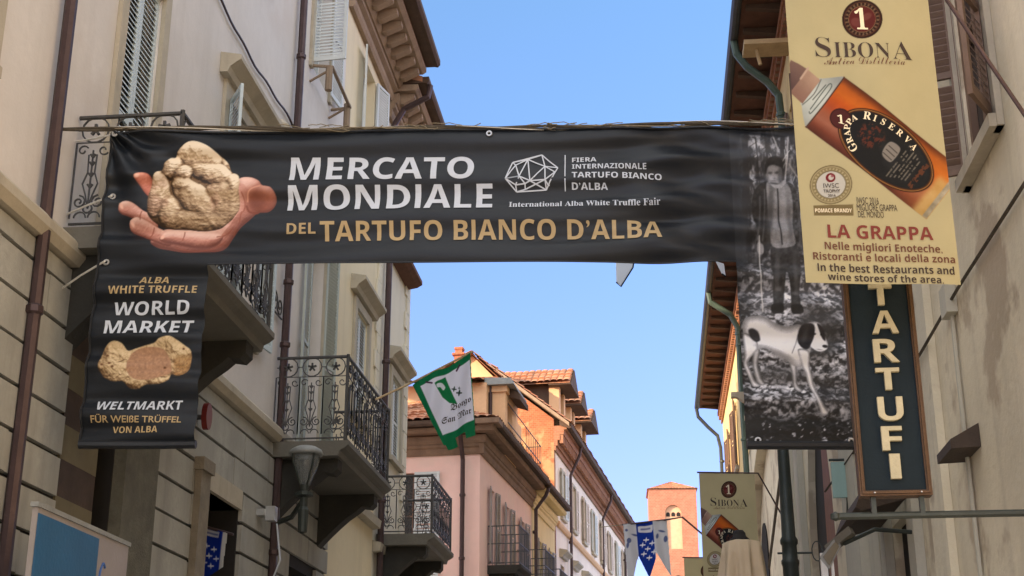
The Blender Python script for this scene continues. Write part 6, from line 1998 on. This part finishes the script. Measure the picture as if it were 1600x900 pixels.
# ------------------------------------------------------------------ draped cover with a black top
dc = empty('draped_cover', (.95, 14.0, 0), 'pale beige cloth cover draped over a tall frame, black hat shaped top', 'cloth cover')
q0 = ony(1131, 846, 14.0); q1 = ony(1185, 844, 14.0)
cx, rz = (q0[0] + q1[0]) / 2, (q1[0] - q0[0]) / 2
dc.location = (cx, 14.0, 0)
ztop = float(q0[2])
mb = MB()
rows, seg = 26, 96
vs = []
for j in range(rows + 1):
    t = j / rows
    z = ztop * (1 - t) if j else ztop
    for i in range(seg):
        a = 2 * math.pi * i / seg
        se = (abs(math.cos(a)) ** 4 + abs(math.sin(a)) ** 4) ** -.25
        r = rz * se * (1 + 1.35 * t ** .9) * 1.0
        fold = (.035 * math.sin(a * 7 + .8) + .022 * math.sin(a * 13 + 2)) * min(1, t * 9) * (1 + 1.2 * t)
        zz = z + (.0 if j else 0)
        vs.append((cx + (r + fold) * math.cos(a + .25), 14.0 + (r + fold) * math.sin(a + .25), zz - .02 * (1 - min(1, j)) ))
fs = [(j * seg + i, j * seg + (i + 1) % seg, (j + 1) * seg + (i + 1) % seg, (j + 1) * seg + i) for j in range(rows) for i in range(seg)]
vs.append((cx, 14.0, ztop + .03)); fs += [(i, (i + 1) % seg, len(vs) - 1) for i in range(seg)]
mb.add(vs, fs); mb.build('cloth', M['canvas'], dc, smooth=True)
qh = ony(1156, 838, 13.92)
mb = MB(); mb.lathe(W(qh[0], 14.0, ztop - .01), [(.10, 0), (.095, .03), (.065, .05), (.06, .09), (.04, .115), (0, .12)], 14); mb.build('top_cap', M['black'], dc, smooth=True)

# ------------------------------------------------------------------ small things on the walls
bs = empty('hanging_sign', (1.9, 17.0, 4.9), 'blank pale teal sign panel on the wall beyond the TARTUFI board', 'sign')
qa, qb = ony(1302, 778, 17.0), ony(1326, 722, 17.0)
mb = MB(); mb.box(W, float(qa[0]), float(qb[0]), 16.97, 17.03, float(qa[2]), float(qb[2])); mb.build('panel', M['teal'], bs)
mb = MB(); mb.tube([W(float(qa[0]) - .02, 17, float(qb[2]) + .03), W(2.33, 17, float(qb[2]) + .03)], .016, 6); mb.tube([W(float(qb[0]) - .03, 17, float(qa[2])), W(float(qb[0]) - .06, 17, float(qa[2]) - .35), W(2.3, 17, float(qa[2]) - .6)], .03, 6); mb.build('bracket', M['dark_iron'], bs)
wl = empty('wall_light', (1.75, 12.2, 3.6), 'tilted grey metal light box on an arm beside the brown door', 'light')
q = ony(1318, 846, 13.0)
mb = MB()
P1 = frame((float(q[0]), 13.0, float(q[2])), (1, -.4, 0), (-.4, -1, 0))
lo = [P1(-.13, -.07, -.10), P1(.10, -.07, .06), P1(.10, .07, .06), P1(-.13, .07, -.10)]
mb.hexa(lo, [p + Vector((-.03, 0, .06)) for p in lo]); mb.build('housing', M['stone'], wl)
mb = MB(); mb.tube([P1(0, 0, -.02), W(float(q[0]) + .3, 13.1, float(q[2]) + .12), W(2.35, 13.2, float(q[2]) + .1)], .02, 6); mb.build('arm', M['dark_iron'], wl)
dp = empty('display_stand', (1.5, 13.0, 0), 'grey metal stand with tilted white edged dark panel beside the brown doorway', 'stand')
q = ony(1297, 868, 13.0); X_ = float(q[0]); Z_ = float(q[2])
dp.location.x = X_
mb = MB(); mb.box(W, X_ - .09, X_ - .03, 12.97, 13.03, 0, Z_ + .02); mb.box(W, X_ + .0, X_ + .025, 12.97, 13.03, 0, Z_ - .02); mb.box(W, X_ - .25, X_ + .25, 12.8, 13.2, -.0, .04); mb.build('post', M['steel'], dp)
mb = MB(); lo = [W(X_ - .10, 12.95, Z_ - .02), W(X_ + .06, 12.95, Z_ + .16), W(X_ + .10, 12.95, Z_ + .08), W(X_ - .02, 12.95, Z_ - .13)]; mb.hexa(lo, [p + Vector((0, .05, 0)) for p in lo]); mb.build('panel', M['zinc'], dp)
mb = MB(); lo = [W(X_ - .07, 12.948, Z_ - .02), W(X_ + .05, 12.948, Z_ + .12), W(X_ + .08, 12.948, Z_ + .07), W(X_ - .02, 12.948, Z_ - .10)]; mb.hexa(lo, [p + Vector((0, -.006, 0)) for p in lo]); mb.build('screen', M['glass'], dp)
rl = empty('round_red_sign', (-5.0, 13.2, 4.9), 'round red wall sign half hidden behind the black side panel', 'sign')
q = ony(305, 674, 14.9)
mb = MB()
pts = [(14.60 + .10 * math.cos(a), 5.43 + .15 * math.sin(a)) for a in np.linspace(0, 2 * math.pi, 24)[:-1]]
mb.hexa([L(u, .14, z) for u, z in pts], [L(u, .20, z) for u, z in pts]); mb.build('disc', M['red'], rl)
mb = MB(); mb.tube([L(14.62, .05, 5.43), L(14.62, .14, 5.43)], .03, 6); mb.build('bracket', M['iron'], rl)
# poster board at the lower left
pb = empty('poster_board', (-4.2, 9.6, 2.7), 'blue and white poster board standing in front of the striped wall', 'poster board')
PLX = -4.35
def onx_(x, y):
    d = _fw * FPX + _rt * (x - 800) - _up * (y - 450)
    return _cp + d * (PLX - _cp[0]) / d[0]
t0, t1, t2 = onx_(60, 789), onx_(155, 834), onx_(201, 855)
zt = float(t1[2])
y0, y1, y2 = float(t0[1]), float(t1[1]), float(t2[1])
pb.location = (PLX, (y0 + y2) / 2, 0)
mb = MB(); mb.box(W, PLX - .04, PLX, y0, y2, zt - 1.3, zt); bo = mb.build('board', pmat('white_poster', (.30, .27, .26), .5, .15, 2), pb)
mb = MB(); mb.box(W, PLX + .001, PLX + .006, y0 + .01, y1, zt - 1.29, zt - .04); mb.build('blue_panel', pmat('blue_poster', (.015, .10, .22), .45, .2, 2), bo)
mb = MB(); mb.box(W, PLX - .05, PLX + .012, y0 - .02, y2 + .02, zt + .001, zt + .035); mb.build('top_rail', M['zinc'], pb)
me, v = raw_text('Cuneo', 'script')
mb = MB(); mb.tube([W(PLX - .02, y0 + .05, zt - 1.3), W(PLX - .02, y0 + .05, 0)], .03, 6); mb.build('post', M['steel'], pb)
mb = MB(); mb.tube([W(PLX - .02, y2 - .05, zt - 1.3), W(PLX - .02, y2 - .05, 0)], .03, 6); mb.build('post', M['steel'], pb)
bpy.data.meshes.remove(me)
# cursive strokes on the poster
mb = MB()
sc_ = (y2 - y1)
def cur(pts): mb.tube([W(PLX + .006, y1 + sc_ * a, zt - .30 + b) for a, b in smooth_line(pts, 6)], .009, 5)
cur([(.26, .06), (.20, .09), (.12, .02), (.10, -.10), (.14, -.18), (.24, -.14), (.30, -.06)])
cur([(.30, -.06), (.34, -.14), (.40, -.12), (.44, -.05), (.44, -.13), (.50, -.13), (.54, -.05), (.55, -.13), (.62, -.12), (.66, -.05), (.70, -.13), (.78, -.12), (.84, -.05), (.86, -.13), (.94, -.11)])
cur([(.30, -.06), (.36, -.03), (.40, -.08)])
mb.build('cursive_script', pmat('blue_script', (.05, .12, .34), .5, .05, 2), bo)
# little pennants hung high across the street
for nm, pl, Yp, lab in (('pennant', [(962, 404), (991, 404), (989, 418), (970, 448), (963, 441)], 26.0, 'white pennant with dark edge below the middle of the black banner'), ('pennant', [(1118, 408), (1131, 412), (1134, 432), (1128, 428)], 26.0, 'small white pennant against the red brown eave')):
    q = [ony(x, y, Yp) for x, y in pl]
    cxp = sum(p[0] for p in q) / len(q); zmax = max(p[2] for p in q)
    pn_ = empty('pennant', (cxp, Yp, zmax), lab, 'pennant', 'white pennants high over the street')
    mb = MB(); mb.hexa([Vector(p) for p in q], [Vector(p) + Vector((0, .012, 0)) for p in q]); cp_ = mb.build('cloth', M['t_white'], pn_)
    mb = MB(); mb.tube([Vector(p) + Vector((0, -.004, 0)) for p in q[1:]] if cxp < 1 else [Vector(p) + Vector((0, -.004, 0)) for p in q[2:]], .016, 5); mb.build('edge', M['sign_blue'], cp_)
pl_ = empty('pennant_line', (-1, 26, 11), 'thin line strung across the street carrying the white pennants', 'line')
zq = ony(975, 407, 26.0)[2]
mb = MB(); mb.tube([W(-5.09, 26, zq + .5), W(-2, 26, zq + .1), W(.0, 26, zq + .02), W(2.2, 26, zq + .12)], .008, 5); mb.build('cord', M['rope'], pl_)
# balcony plant leaf tips showing above the banner
le = empty('balcony_plant', (-4.95, 23.1, 11.7), 'green pointed plant leaves on the window sill above the black banner', 'plant')
mb = MB()
for k, (dx, dz) in enumerate(((.55, .35), (.4, .5), (.62, .18), (-.3, .4), (.2, .55))):
    b0 = W(-4.86, 22.9, 11.72); tip = W(-4.8, 22.9 + dx, 11.72 + dz); md = (b0 + tip) / 2 + Vector((0.02, 0, .05))
    mb.add([b0, md + Vector((.05, 0, -.03)), tip, md + Vector((-.05, 0, .03))], [(0, 1, 2, 3)])
mb.build('leaf', M['leaf'], le)
mb = MB(); mb.lathe(W(-4.9, 22.9, 11.60), [(.07, 0), (.10, .14), (.09, .14)], 12); mb.build('pot', M['chimney'], le)
